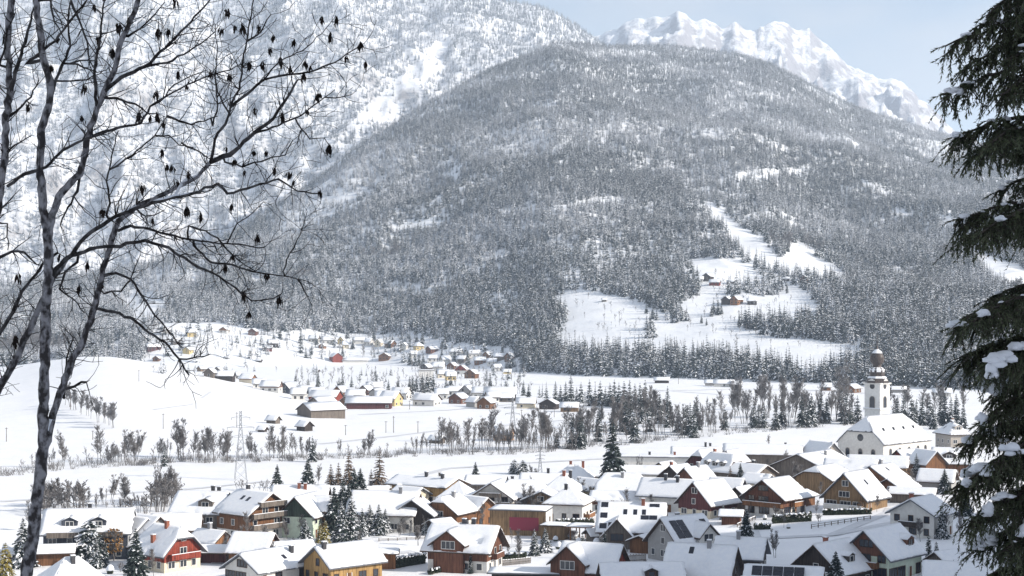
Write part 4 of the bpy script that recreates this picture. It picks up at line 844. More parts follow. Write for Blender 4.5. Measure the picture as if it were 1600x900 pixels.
# ---------------------------------------------------------------- power pylons and poles
PYL = flat('galvanised_steel', (0.33, 0.34, 0.36), .5, .3); POLE = noise_mat('pole_wood', (.10, .08, .07), (.2, .17, .15), 3)
def pylon(px, pyb, hpx, label):
    x, Y = hit(px, pyb); h = hpx * Y / FPX; z = zg(x, Y); root = empty('power_pylon', (x, Y, z), rnd.uniform(-.3, .3)); tag(root, label, 'pylon', 'lattice power pylons')
    b = h * .085; t = h * .014; r_ = .075; m_ = MB(); lv = [0, .14, .27, .39, .5, .6, .69, .77, .84, .9, .95, 1.0]
    W = lambda q: b + (t - b) * min(1, q * 1.25)
    for sx in (-1, 1):
        for sy in (-1, 1): m_.tube([(sx * W(q), sy * W(q), h * q) for q in lv], [r_] * len(lv), 4)
    for i in range(len(lv) - 1):
        q0, q1 = lv[i], lv[i + 1]
        for s_ in (-1, 1):
            for ax in (0, 1):
                f = (lambda u_, q: (u_ * W(q), s_ * W(q), h * q)) if ax == 0 else (lambda u_, q: (s_ * W(q), u_ * W(q), h * q))
                m_.tube([f(-1, q0), f(1, q1)], [r_ * .6] * 2, 3); m_.tube([f(1, q0), f(-1, q1)], [r_ * .6] * 2, 3)
    m_.build('lattice_mast', [PYL], root)
    for q, ln in ((.62, .17), (.76, .2), (.9, .14)):
        m2 = MB(); m2.tube([(-h * ln, 0, h * q), (0, 0, h * q + h * .035), (h * ln, 0, h * q)], [r_] * 3, 4); m2.tube([(-h * ln, 0, h * q), (h * ln, 0, h * q)], [r_] * 2, 4)
        for s_ in (-1, 1): m2.tube([(s_ * h * ln * .95, 0, h * q), (s_ * h * ln * .95, 0, h * q - h * .03)], [r_ * 1.3] * 2, 4)
        m2.build('cross_arm', [PYL], root)
pylon(376,750,108,'tall lattice pylon on the snow field left of the timber chalet'); pylon(801,690,70,'lattice pylon behind the bare trees in mid valley'); pylon(844,742,40,'lattice pylon just behind the village roofs')
pylon(761,625,46,'small lattice pylon beyond the far village houses'); pylon(914,660,48,'lattice pylon near the dark spruce row')
def pole(px, pyb, hpx, i):
    x, Y = hit(px, pyb); h = hpx * Y / FPX
    m_ = MB().tube([(0, 0, -.5), (0, 0, h)], [.17, .13], 6).box(-.7, .7, -.06, .06, h * .92, h * .92 + .14)
    o = m_.build('power_pole', [POLE]); o.location = (x, Y, zg(x, Y)); o.rotation_euler = (0, 0, rnd.uniform(-.5, .5))
    tag(o, 'thin wooden power pole standing alone on the snow field', 'pole', 'power poles crossing the snow fields')
for i, (a_, b_, c_) in enumerate([(10,690,22),(217,596,18),(255,670,24),(145,687,14),(110,640,24),(370,668,24),(615,676,26),(603,676,18),(540,680,16),(653,676,18),(815,658,18),(866,652,16),(930,610,14),(1228,600,14),(640,640,14),(1060,600,12)]): pole(a_, b_, c_, i)

# ---------------------------------------------------------------- trees one can tell apart
TK = {}; BT = []
def kind_mesh(key, tr, cr, mats):
    out = []
    for nm, mb in (('trunk', tr), ('crown', cr)):
        me = bpy.data.meshes.new(nm); me.from_pydata(mb.v, [], mb.f); me.update()
        for m in mats: me.materials.append(m)
        me.polygons.foreach_set('material_index', np.asarray(mb.m, np.int32)); out.append(me)
    jm = MB(); join(jm, tr); join(jm, cr); me = bpy.data.meshes.new('tree'); me.from_pydata(jm.v, [], jm.f); me.update()
    for m in mats: me.materials.append(m)
    me.polygons.foreach_set('material_index', np.asarray(jm.m, np.int32)); TK[key] = (out[0], out[1], me)
for k in range(3, 7): kind_mesh(('bare', k), *bare_parts(1, .6 + .06 * k, 230 + k, 3, .0033, stems=1 + k % 2, dens=1.2, tf=.94, bf=(.18, .33), n0=26, up=.8), [TWIG])
for k in range(3):
    kind_mesh(('spruce', k), *spruce_parts(1, .215 + .02 * k, 26, 14, 3, .10, .7, 200 + k, .04, .2, sub=True), [BARK, NEEDLE, SNOWT])
    kind_mesh(('snowy', k), *spruce_parts(1, .22 + .03 * k, 22, 13, 3, .30, .7, 210 + k, .04, .2, sub=True), [BARK, NEEDLE, SNOWT])
    kind_mesh(('midspruce', k), *spruce_parts(1, .18 + .025 * k, 16, 10, 2, .15, .6, 220 + k, .05, .2, sub=True), [BARK, NEEDLE, SNOWT])
    kind_mesh(('bare', k), *bare_parts(1, .75, 230 + k, 3, .0033, stems=1, dens=1.2, tf=.95, bf=(.20, .36), n0=24, up=.7), [TWIG])
    kind_mesh(('multi', k), *bare_parts(1, .6, 240 + k, 3, .0033, stems=3, dens=1.0, tf=.92, bf=(.18, .34), n0=16, up=.8), [TWIG])
    kind_mesh(('bush', k), *bare_parts(1, 1.3, 250 + k, 3, .008, stems=7, dens=.7), [TWIG])
    kind_mesh(('larch', k), *spruce_parts(1, .19, 17, 9, 3, .06, .8, 260 + k, .1, .07, sub=True), [BARK, LARCH, SNOWT])
    kind_mesh(('thuja', k), *spruce_parts(1, .15, 20, 12, 2, .10, .5, 270 + k, .02, .22, power=.5, sub=True), [BARK, NEEDLE, SNOWT])
    kind_mesh(('yellow', k), *spruce_parts(1, .26, 16, 12, 2, .15, .6, 280 + k, .02, .2, power=.6, sub=True), [BARK, YEW, SNOWT])
    kind_mesh(('pine', k), *spruce_parts(1, .42, 13, 12, 3, .34, .8, 290 + k, .12, .15, power=.5, sub=True), [BARK, NEEDLE, SNOWT])
tr, cr = bare_parts(1, .8, 299, 3, .006, stems=2)
for q in range(260):
    r_ = random.Random(q); t_ = r_.uniform(.25, 1); a_ = r_.random() * 6.28; R_ = .3 * math.sin(t_ * 2.6) * r_.random() ** .5
    c_ = Vector((R_ * math.cos(a_), R_ * math.sin(a_), t_)); d_ = Vector((r_.gauss(0, 1), r_.gauss(0, 1), r_.gauss(0, 1))).normalized() * .022; e_ = d_.orthogonal() * r_.uniform(.6, 1)
    cr.add([c_ - d_ - e_, c_ + d_ - e_, c_ + d_ + e_, c_ - d_ + e_], [(0, 1, 2, 3)], 1)
kind_mesh(('beech', 0), tr, cr, [TWIG, BEECH])
def tree(kind, px, pyb, hpx, name, label, group=None, parts=True, k=None, ymin=200, pos=None, hm=None, direct=False):
    hpx *= 1.12 if parts else 1.0
    if name == 'bare_tree' and not parts and not direct:
        if pos is None: x, Y = hit(px, pyb, 0, ymin); BT.append((hpx, kind, x, Y, zg(x, Y), hpx * Y / FPX, label, group))
        else: BT.append((hm * FPX / pos[1], kind, *pos, hm, label, group))
        return None
    ks = [q for q in TK if q[0] == kind]; T = TK[rnd.choice(ks) if k is None else ks[k]]
    if pos is None: x, Y = hit(px, pyb, 0, ymin); z = zg(x, Y); h = hpx * Y / FPX
    else: x, Y, z = pos; h = hm
    if parts or name == 'garden_shrub':                       # keep it clear of the houses: step toward the open side, the top staying where it is seen
        ztop = z + h
        for _ in range(60):
            bad = False
            for hr, hx_, hy_, s_, hh_, hl_, hw_ in HOUSES:
                dx, dy = x - hr.location.x, Y - hr.location.y; c_, n_ = math.cos(-hr.rotation_euler.z), math.sin(-hr.rotation_euler.z)
                if abs(dx * c_ - dy * n_) < hl_ / 2 + .7 and abs(dx * n_ + dy * c_) < hw_ / 2 + .7: bad = True
            if not bad: break
            f = (Y - .8) / Y; x, Y, ztop = x * f, Y * f, ztop * f
        z = zg(x, Y); h = max(2.0, ztop - z)
    fat = .92 if hpx > 100 else 1.2 if kind in ('spruce', 'snowy', 'larch', 'pine') else 1.0
    sc = (h * fat * rnd.uniform(.92, 1.08), h * fat * rnd.uniform(.92, 1.08), h)
    if parts:
        o = empty(name, (x, Y, z), rnd.random() * 6.28)
        for nm, me in (('trunk', T[0]), ('crown', T[1])):
            c = bpy.data.objects.new(nm, me); C.objects.link(c); c.parent = o
    else:
        o = bpy.data.objects.new(name, T[2]); C.objects.link(o); o.location = (x, Y, z); o.rotation_euler = (0, 0, rnd.random() * 6.28)
    o.scale = sc; tag(o, label, 'tree' if 'bush' not in name else 'bush', group); return o
def nearest_house(px, py):
    b = min(((abs(px - a[1]) + 1.3 * abs(py - a[2] - 14), a[3]) for a in HOUSES if a[3]), key=lambda t: t[0]); return b[1]
VT = []      # village trees: kind, px, base row, height in rows, look
for e in [('spruce',957,770,103,'tall dark'),('spruce',433,770,40,'dark pointed'),('spruce',481,764,43,'dark pointed'),('spruce',553,806,68,'tall dark'),('spruce',522,838,70,'broad dark'),('snowy',549,846,66,'snow-dusted'),('snowy',566,838,40,'snow-dusted'),
          ('snowy',592,836,44,'snow-dusted'),('snowy',578,830,38,'snow-dusted'),('snowy',602,832,34,'small snow-dusted'),('yellow',508,852,36,'yellowish'),('larch',517,762,34,'brown bare'),('larch',529,762,36,'brown bare'),('larch',593,770,62,'tall bare'),('larch',545,762,52,'thin bare'),('bare',496,762,34,'grey leafless'),
          ('spruce',743,757,32,'small dark'),('pine',804,740,20,'bushy dark'),('pine',817,741,20,'bushy dark'),('yellow',784,796,34,'green'),('snowy',477,856,42,'dark slim'),('pine',140,870,52,'broad snowy'),('snowy',36,886,70,'slender snowy'),('yellow',8,900,48,'yellow-green'),
          ('spruce',212,905,72,'big dark'),('beech',178,866,36,'orange-leaved'),('thuja',165,886,34,'dark bushy'),('snowy',835,868,38,'small snowy'),('snowy',852,864,36,'small snowy'),('thuja',945,862,30,'dark round'),('spruce',1166,850,50,'dark bushy'),('spruce',1306,905,40,'dark snowy'),('spruce',1157,757,30,'small dark'),
          ('larch',1141,754,24,'brown'),('larch',1118,750,22,'brown'),('thuja',1182,752,30,'brown narrow'),('thuja',1196,752,26,'brown narrow'),('snowy',1432,744,32,'small snowy'),('thuja',1451,884,44,'dark narrow'),('thuja',1463,886,36,'dark narrow'),('thuja',1091,788,24,'narrow green'),('thuja',1097,788,24,'narrow green'),
          ('bare',388,842,40,'snowy leafless'),('bare',372,868,44,'leafless'),('bare',700,814,30,'leafless'),('bare',690,808,28,'leafless'),('bare',752,822,34,'leafless'),('bare',820,794,34,'leafless'),('bare',838,796,32,'leafless'),('bare',684,766,26,'leafless'),('bare',705,782,24,'leafless'),('bare',470,836,30,'leafless'),('bare',450,842,28,'leafless'),
          ('bare',800,850,24,'leafless'),('bare',985,840,30,'leafless'),('bare',1212,872,40,'bushy leafless'),('bare',1225,735,30,'leafless'),('bare',1245,756,32,'leafless'),('bare',1320,760,28,'leafless'),('bare',1388,742,26,'leafless'),('bare',1400,740,28,'leafless'),('bare',1430,768,30,'leafless'),('bare',1440,704,24,'leafless'),
          ('bare',1300,792,22,'leafless'),('bare',1385,786,24,'leafless'),('bare',735,806,26,'leafless'),('bare',640,840,26,'leafless'),('bare',625,842,24,'leafless'),('bare',1000,838,28,'leafless'),('bare',1275,806,24,'leafless'),('bare',1500,846,44,'leafless'),('bare',1480,836,40,'leafless'),('snowy',1465,810,30,'small snowy'),
          ('bare',415,852,30,'leafless'),('bare',560,852,24,'leafless'),('bare',1068,766,18,'leafless'),('beech',1420,756,22,'brown-leaved'),('beech',1345,800,16,'brown-leaved'),('snowy',910,866,30,'small snowy'),('thuja',885,872,24,'snowy rounded'),('larch',610,800,40,'brown bare'),('spruce',536,812,58,'dense dark'),('spruce',563,800,62,'dense dark'),('snowy',534,848,60,'broad snow-dusted'),('spruce',545,826,64,'dense dark'),('yellow',500,848,28,'yellowish'),('snowy',1472,842,44,'snow-dusted'),('spruce',1508,806,46,'dark'),('bare',1460,830,40,'leafless'),('bare',1490,812,40,'leafless'),('spruce',900,760,22,'small dark'),('snowy',664,838,22,'small snowy'),('snowy',150,888,44,'broad snowy'),('bare',345,872,36,'leafless'),('bare',240,900,40,'leafless'),('larch',1265,740,26,'brown'),('spruce',1405,810,18,'small dark'),('snowy',620,808,30,'snow-dusted'),('bare',655,852,30,'leafless'),('spruce',760,812,22,'small dark'),('thuja',745,880,16,'short dark'),('thuja',735,884,16,'short dark'),('snowy',770,862,24,'small snowy'),('bare',795,870,26,'leafless'),('bare',1020,800,26,'leafless'),('snowy',1130,812,22,'small snowy'),('bare',1100,796,20,'leafless'),('spruce',1240,812,20,'small dark'),('bare',1280,780,26,'leafless'),('larch',1230,770,24,'brown'),('bare',1370,800,26,'leafless'),('snowy',1395,858,26,'small snowy'),('bare',1440,846,34,'leafless'),('spruce',1476,770,34,'dark'),('bare',1200,700,20,'leafless'),('snowy',1060,868,20,'small snowy'),('bare',465,800,30,'leafless'),('bare',440,812,28,'leafless'),('larch',580,770,34,'brown bare'),('spruce',300,880,30,'dark'),('bare',60,800,40,'leafless'),('bare',46,830,44,'leafless')]:
    VT.append((tree(e[0], e[1], e[2], e[3], {'spruce': 'spruce_tree', 'snowy': 'spruce_tree', 'larch': 'larch_tree', 'thuja': 'thuja', 'yellow': 'yew_tree', 'pine': 'pine_tree', 'bare': 'bare_tree', 'beech': 'beech_tree'}[e[0]], None), e[1], e[2], e[4], e[0]))
VL = {}
for o, px, py, look, kd in VT:
    nm = {'spruce': 'spruce', 'snowy': 'spruce', 'larch': 'larch', 'thuja': 'thuja', 'yellow': 'yew', 'pine': 'pine', 'bare': 'tree', 'beech': 'tree'}[kd]
    VL.setdefault(f"{look} {nm} beside the {nearest_house(px, py)}", []).append((px, o))
for s_, v in VL.items():
    v.sort(key=lambda t: t[0])
    for i, t in enumerate(v): t[1]['label'] = s_ if len(v) == 1 else s_ + f', {ORD[i]} from the left'
# rows of trees along the river and beyond the field
BASE = table([(0,748),(60,736),(170,729),(300,723),(430,721),(540,716),(640,713),(800,709),(900,704),(1000,693),(1100,683),(1200,673),(1300,665),(1420,662),(1520,660)])
rr = random.Random(5)
def row(kind, name, x0, x1, n, h0, h1, dy0, dy1, label, group, clump=0.0):
    for i in range(n):
        px = x0 + (x1 - x0) * ((i + rr.random()) / n)
        if clump and math.sin(px * .045) + .6 * math.sin(px * .13 + 1) < clump - 1: continue
        tree(kind, px, BASE(px) + rr.uniform(dy0, dy1), rr.uniform(h0, h1) * rr.choice((.6, .8, 1, 1, 1.12)), name, label, group, False)
L1 = 'thin grey leafless tree in the sparse row along the far side of the lower field'
row('bare', 'bare_tree', 90, 480, 74, 18, 58, -9, 1, L1, 'bare trees in the sparse river row', .5)
row('multi', 'bare_tree', 20, 640, 34, 14, 34, -8, 1, 'low many-stemmed leafless tree in the sparse river row', 'low bare trees in the sparse river row')
row('bare', 'bare_tree', 560, 582, 2, 46, 52, -6, -2, 'tall leafless tree of the pair standing alone in the river row', 'pair of tall bare trees')
row('multi', 'bare_tree', 640, 905, 30, 26, 52, -8, 0, 'grey-brown leafless riverside tree of the thicket behind the village', 'bare trees of the river thicket')
row('bare', 'bare_tree', 690, 905, 26, 40, 62, -22, -3, 'tall grey leafless riverside tree rising from the thicket', 'tall bare trees of the river thicket')
row('multi', 'bare_tree', 890, 1330, 40, 34, 58, -20, 0, 'brown-grey leafless tree in the dense belt behind the field', 'bare trees of the dense river belt')
row('bare', 'bare_tree', 900, 1340, 52, 44, 62, -34, -6, 'tall brown-grey leafless tree in the dense belt behind the field', 'tall bare trees of the dense river belt')
row('bare', 'bare_tree', 1380, 1510, 14, 34, 50, -24, -4, 'leafless tree in the belt behind the church', 'bare trees behind the church')
S_ = 'dark spruce standing among the bare trees of the river belt'
for px, pb, h_ in [(906,702,56),(958,672,42),(992,692,50),(1001,662,44),(1083,684,50),(1090,672,44),(940,655,26),(1030,662,46),(1043,668,44),(1060,676,40),(1132,672,36),(1185,668,38),(870,700,30)]: tree('midspruce', px, pb, h_, 'spruce_tree', S_, 'spruces among the river belt', False)
for i in range(16):
    px = rr.uniform(890, 1210); tree('midspruce', px, BASE(px) - rr.uniform(2, 26), rr.uniform(40, 58), 'spruce_tree', S_, 'spruces among the river belt', False)
for px in (1212,1222,1253,1262,1268,1283,1292,1315,1322,1330,1340): tree('midspruce', px, BASE(px) + rr.uniform(-6, 2), rr.uniform(38, 56), 'spruce_tree', 'tall grey-green spruce in the row left of the church tower', 'spruces left of the church tower', False)
for px in (1396,1402,1412,1424,1432,1441,1453,1458,1470,1476,1486,1494,1505): tree('midspruce', px, 668 + rr.uniform(-10, 4), rr.uniform(36, 54), 'spruce_tree', 'tall grey-green spruce in the row right of the church tower', 'spruces right of the church tower', False)
for px, pb, h_ in [(818,618,25),(868,630,36),(876,629,28),(884,629,34),(892,628,44),(901,630,26),(908,630,34),(921,634,42),(930,634,30),(938,634,40),(946,634,30),(953,635,38),(960,636,44),(967,637,40),(975,638,44),(984,638,46),(992,640,42),(1000,643,46),(1008,646,54),(1016,650,48),(1024,648,40),(1031,646,34),(1043,644,42),(826,621,22)]:
    tree('midspruce', px, pb, h_, 'spruce_tree', 'dark spruce in the straight row across the valley floor', 'spruces in the row across the valley floor', False)
tree('midspruce', 257, 729, 40, 'spruce_tree', 'single dark spruce among the thin bare trees of the sparse river row', None, False); tree('midspruce', 488, 722, 42, 'spruce_tree', 'single slim spruce in the river row above the timber chalet', None, False)
# hedgerow climbing the white hill, thickets behind the lower left houses, trees about the far village
for i in range(16):
    q = i / 15; tree('bare', 104 + 76 * q + rr.uniform(-3, 3), 634 + 36 * q + rr.uniform(-2, 2), rr.uniform(32, 44), 'bare_tree', 'leafless tree in the hedgerow running down the white hill', 'bare trees of the hillside hedgerow', False)
for i in range(64):
    px = rr.uniform(66, 284); tree(rr.choice(('multi', 'multi', 'bare', 'bush')), px, 803 - .02 * px + rr.uniform(-14, 5), rr.choice((rr.uniform(14, 30), rr.uniform(26, 56))) + (14 if px > 240 else 0), 'bare_tree', 'brown leafless tree in the thicket behind the grey apartment house', 'bare trees behind the grey apartment house', False)
for i in range(12): tree('multi', rr.uniform(365, 420), 768 + rr.uniform(-3, 2), rr.uniform(14, 22), 'bare_tree', 'small leafless tree behind the roof of the large timber chalet', 'bare trees behind the timber chalet', False)
for i in range(60):
    px = rr.uniform(400, 830); py = rr.choice((rr.uniform(520, 548), rr.uniform(548, 572), rr.uniform(594, 616)))
    if py > 590 and px < 480 or (580 > py > 555 and px < 640) or py < 545 and px > 700: continue
    tree('midspruce', px, py + 6, rr.uniform(14, 26), 'spruce_tree', 'small dark spruce among the houses of the far village', 'spruces among the far village houses', False)
for i in range(60):
    px = rr.uniform(235, 830); py = rr.choice((rr.uniform(518, 548), rr.uniform(545, 572), rr.uniform(596, 618)))
    if py > 590 and px < 470 or (580 > py > 560 and px < 640) or py < 545 and px > 690: continue
    tree('bare', px, py + 6, rr.uniform(10, 20), 'bare_tree', 'small leafless tree among the houses of the far village', 'bare trees among the far village houses', False)
for px, py, h_ in [(622,620,28),(660,612,30),(668,613,32),(677,612,30),(640,610,24),(645,611,26),(651,612,24),(700,616,18),(607,612,20),(535,608,24),(530,610,22),(462,596,14)]: tree('midspruce', px, py, h_, 'spruce_tree', 'dark spruce in the group behind the long red shed', 'spruces behind the long red shed', False)
for px, py, h_ in [(1050,490,24),(1057,494,22),(1063,488,16),(1115,490,22),(1122,492,26),(1112,494,18),(1127,490,18),(1096,505,14),(1104,508,12),(1180,418,20),(1186,420,16),(1192,421,14),(1015,480,20),(1010,490,18),(1020,498,24),(1026,500,18),(1165,512,26),(1172,514,24),(1180,516,22),(1155,510,20),(1220,452,14),(1230,458,16),(1215,458,14)]:
    tree('midspruce', px, py, h_, 'spruce_tree', 'small spruce on the steep mountain meadow', 'spruces on the mountain meadow', False, ymin=900)
for i in range(34):
    px, py = rr.choice(((1110, 440), (1150, 470), (1170, 505), (1180, 520), (1210, 530), (1140, 450), (1260, 435), (1230, 470))); tree('multi', px + rr.gauss(0, 16), py + rr.gauss(0, 5), rr.uniform(6, 13), 'bare_tree', 'tiny leafless tree on the steep mountain meadow', 'bare trees on the mountain meadow', False, ymin=900)
for ex_, ey_, ez_, sz_, kd_ in EDGE:
    tree('midspruce' if kd_ < 12 else 'bare', 0, 0, 0, 'spruce_tree' if kd_ < 12 else 'bare_tree', 'snow-dusted spruce at the front edge of the wood on the hill' if kd_ < 12 else 'leafless tree at the front edge of the wood on the hill', 'trees at the front edge of the wood', False, pos=(ex_, ey_, ez_), hm=sz_)
# tracks ploughed across the snow fields
TRACK = ground_mat('packed_snow', (0.56, 0.57, 0.60), (0.70, 0.71, 0.73), None, bump=.4, bscale=.5, bdist=.3)
def track(pts, w_):
    P = []
    for (a, b), (c, d) in zip(pts, pts[1:]):
        m = max(2, int(math.hypot(c - a, d - b) / 14))
        P += [hit(a + (c - a) * q / m, b + (d - b) * q / m) for q in range(m)]
    P.append(hit(*pts[-1])); vs = []; fs = []
    for i, (x, Y) in enumerate(P):
        a, b = P[max(0, i - 1)], P[min(len(P) - 1, i + 1)]; t = Vector((b[0] - a[0], b[1] - a[1])).normalized(); n = (-t.y, t.x)
        for s_ in (-1, -.33, .33, 1): xx, yy = x + n[0] * s_ * w_, Y + n[1] * s_ * w_; vs.append((xx, yy, zg(xx, yy) + .10))
        if i: fs += [((i-1)*4 + k, (i-1)*4 + k + 1, i*4 + k + 1, i*4 + k) for k in range(3)]
    tag(mesh_obj('path', vs, fs, [TRACK], smooth=True), kind='structure')
track([(500,694),(620,681),(700,671),(800,664),(900,655)], 1.6); track([(0,784),(150,774),(300,764),(420,752)], 1.5); track([(560,648),(700,641),(800,632),(860,631)], 1.6); track([(1000,612),(1150,608),(1300,611),(1480,624)], 2.0); track([(820,600),(950,604),(1060,612),(1200,622)], 1.6)
track([(655,868),(760,858),(860,846),(960,842),(1060,838),(1180,842),(1300,836),(1420,812)], 1.7); track([(560,872),(640,862),(655,868)], 1.6); track([(880,838),(900,800),(935,775),(1010,768)], 1.5); track([(1180,842),(1165,800),(1175,768),(1260,762)], 1.5); track([(1300,836),(1390,800),(1400,770)], 1.5); track([(330,880),(480,872),(560,872)], 1.6)
track([(240,640),(300,632),(330,612)], .8); track([(580,762),(700,732),(850,722),(960,716)], 1.5)
# small shrubs in the gardens
for i in range(110):
    hs = rr.choice([a for a in HOUSES if a[2] > 700]); px, py = hs[1] + rr.gauss(0, 40), hs[2] + rr.uniform(22, 60)
    if py > 895 or px < 60 or px > 1520: continue
    tree('bush', px, py, rr.uniform(8, 16), 'garden_shrub', 'small leafless shrub in a snowy village garden', 'leafless shrubs in the village gardens', False)
for i in range(60):
    hs = rr.choice([a for a in HOUSES if a[2] > 700]); px, py = hs[1] + rr.choice((-1, 1)) * rr.uniform(20, 70), hs[2] + rr.uniform(25, 60)
    if py > 890 or px < 60 or px > 1510: continue
    tree(rr.choice(('multi', 'bare')), px, py, rr.uniform(18, 34), 'garden_tree', 'bare fruit tree in a snowy village garden', 'bare fruit trees in the village gardens', True)
# bare trees: the 250 that show largest stand alone, the rest is one mass
BT.sort(key=lambda t: -t[0])
for t in BT[:262]: tree(t[1], 0, 0, 0, 'bare_tree', t[6], t[7], False, pos=t[2:5], hm=t[5], direct=True)
q_ = BT[262:]
xs_ = [t[2] for t in q_]; ys_b = [t[3] for t in q_]; zs_ = [t[4] for t in q_]; hs_ = [t[5] for t in q_]
for i in range(1400):                     # scrub round the far village and the meadow farms
    px = rr.uniform(225, 1420); lo, hi = (515, 622) if px < 830 else (425, 545); py = rr.uniform(lo, hi)
    if px < 830 and ((580 > py > 562 and px < 640) or (py > 585 and px < 460) or (py < 548 and px > 700)) : continue
    if px >= 830 and rr.random() < .55: continue
    x, Y = hit(px, py, 0, 800); xs_.append(x); ys_b.append(Y); zs_.append(zg(x, Y)); hs_.append(rr.uniform(3, 9))
forest_object('bare_woods', np.array(xs_), np.array(ys_b), np.array(zs_) - .2, np.array(hs_), np.array([12 + i % 2 for i in range(len(xs_))]), protos)
cx_, cy_, cz_, cs_ = [], [], [], []
for i in range(800):                     # small conifers scattered round the far village
    px = rr.uniform(225, 860); py = rr.uniform(515, 626)
    if (580 > py > 562 and px < 640) or (py > 585 and px < 470) or (py < 548 and px > 700) or (py > 606 and px < 600) or math.sin(px * .06 + py * .05) < -.1: continue
    x, Y = hit(px, py, 0, 800); cx_.append(x); cy_.append(Y); cz_.append(zg(x, Y)); cs_.append(rr.uniform(5, 12))
forest_object('conifer_woods', np.array(cx_), np.array(cy_), np.array(cz_) - .2, np.array(cs_), np.array([i % 8 for i in range(len(cx_))]), protos)
# bushes under the river trees, one scrub mass
sm = MB(); bt = TK[('bush', 0)][2]
r_ = random.Random(77)
for i in range(420):
    px = r_.uniform(0, 1500); 
    if 200 > px > 60 and r_.random() < .3: continue
    x, Y = hit(px, BASE(px) + r_.uniform(-7, 1.5)); z = zg(x, Y); hh = r_.uniform(1.2, 3.2); n_ = 13
    for k in range(n_):
        a_ = r_.random() * 6.28; t_ = r_.uniform(.2, .9); sp_ = r_.uniform(.3, 1.6)
        b_ = (x + r_.uniform(-1.2, 1.2), Y + r_.uniform(-.5, .5), z - .1); e_ = (b_[0] + math.cos(a_) * sp_, b_[1] + math.sin(a_) * sp_, z + hh * r_.uniform(.5, 1))
        sm.tube([b_, e_], [.05, .03], 3, 0, False)
tag(sm.build('undergrowth', [TWIG]), kind='stuff')

# the white car in the timber carport
x_, Y_ = hit(896, 840); car = empty('parked_car', (x_, Y_, zg(x_, Y_)), math.radians(70)); tag(car, 'white car standing beside the timber carport', 'car')
CARP = flat('car_paint', (.62, .63, .65), .3); TYRE = flat('tyre', (.02, .02, .02), .8)
side = [(-2.1, .35), (-2.15, .75), (-1.95, .95), (-1.3, 1.02), (-.75, 1.45), (.9, 1.47), (1.65, 1.0), (2.1, .9), (2.15, .4)]
MB().prism([(a, -.85, b) for a, b in side], (0, 0, 0), (0, 1.7, 0)).build('body', [CARP], car)
MB().prism([(-1.15, -.87, 1.03), (-.7, -.87, 1.4), (.82, -.87, 1.4), (1.4, -.87, 1.03)], (0, 0, 0), (0, 1.74, 0)).build('side_window', [GLASS], car)
MB().prism([(-.7, -.8, 1.48), (.85, -.8, 1.49), (.85, .8, 1.49), (-.7, .8, 1.48)], (0, 0, 0), (0, 0, .16)).build('roof_snow', [SNOW], car)
for wx_ in (-1.35, 1.35):
    for wy_ in (-.8, .8):
        m_ = MB(); m_.prism([(wx_ + .33 * math.cos(k * .524), wy_ - .1, .33 + .33 * math.sin(k * .524)) for k in range(12)], (0, 0, 0), (0, .2, 0)); m_.build('wheel', [TYRE], car)
# ---------------------------------------------------------------- hedges, fences, snow-laden shrubs
HEDGE = noise_mat('hedge_leaves', (0.02, 0.028, 0.018), (0.06, 0.07, 0.04), 3, .8)
def hedge(p0, p1, hpx, label, name='hedge'):
    (x0, Y0), (x1, Y1) = hit(*p0), hit(*p1); h = hpx * Y0 / FPX; L = math.hypot(x1 - x0, Y1 - Y0); r = random.Random(int(p0[0])); mb = MB(); root = empty(name, (x0, Y0, zg(x0, Y0)), math.atan2(Y1 - Y0, x1 - x0)); tag(root, label, 'hedge')
    dz_ = zg(x1, Y1) - zg(x0, Y0); n = int(L * 60)
    for k in range(n):
        q = r.random(); yy = r.uniform(-.5, .5); zz = r.random() ** .8 * h * (.85 + .2 * math.sin(q * L * 5)); s_ = r.uniform(.1, .22)
        c = Vector((q * L, yy, zz + dz_ * q)); d = Vector((r.gauss(0, 1), r.gauss(0, 1), r.gauss(0, 1))).normalized() * s_; e = d.orthogonal()
        mb.add([c - d - e, c + d - e, c + d + e, c - d + e], [(0, 1, 2, 3)], 0)
    mb.box(.1, L - .1, -.3, .3, -.5, h * .7, 0)
    mb.build('foliage', [HEDGE], root); ms = MB()
    for k in range(int(L * 3)):
        q = r.random(); a = r.uniform(.15, .4); zz = h * r.uniform(.85, 1.0) + dz_ * q
        ms.lathe([(a, zz - .1), (a * .8, zz + .12), (a * .3, zz + .2)], 6, 0, 0, q * L, r.uniform(-.35, .35))
    ms.build('snow_cap', [SNOW], root, True)
hedge((618,888),(664,880),18,'dark clipped hedge left of the red-brown chalet'); hedge((868,822),(928,820),11,'dark hedge in front of the hipped white house'); hedge((1206,818),(1268,814),14,'dark hedge below the balconied red-brown chalet')
hedge((1286,805),(1362,803),9,'brown hedge below the tan timber house'); hedge((670,898),(722,886),8,'low rounded hedge in front of the red-brown chalet'); hedge((775,874),(822,872),9,'yellowish hedge right of the red-brown chalet'); hedge((1178,828),(1204,827),10,'short clipped green hedge by the small meadow')
FW = wood('greywood', WD['greywood'])
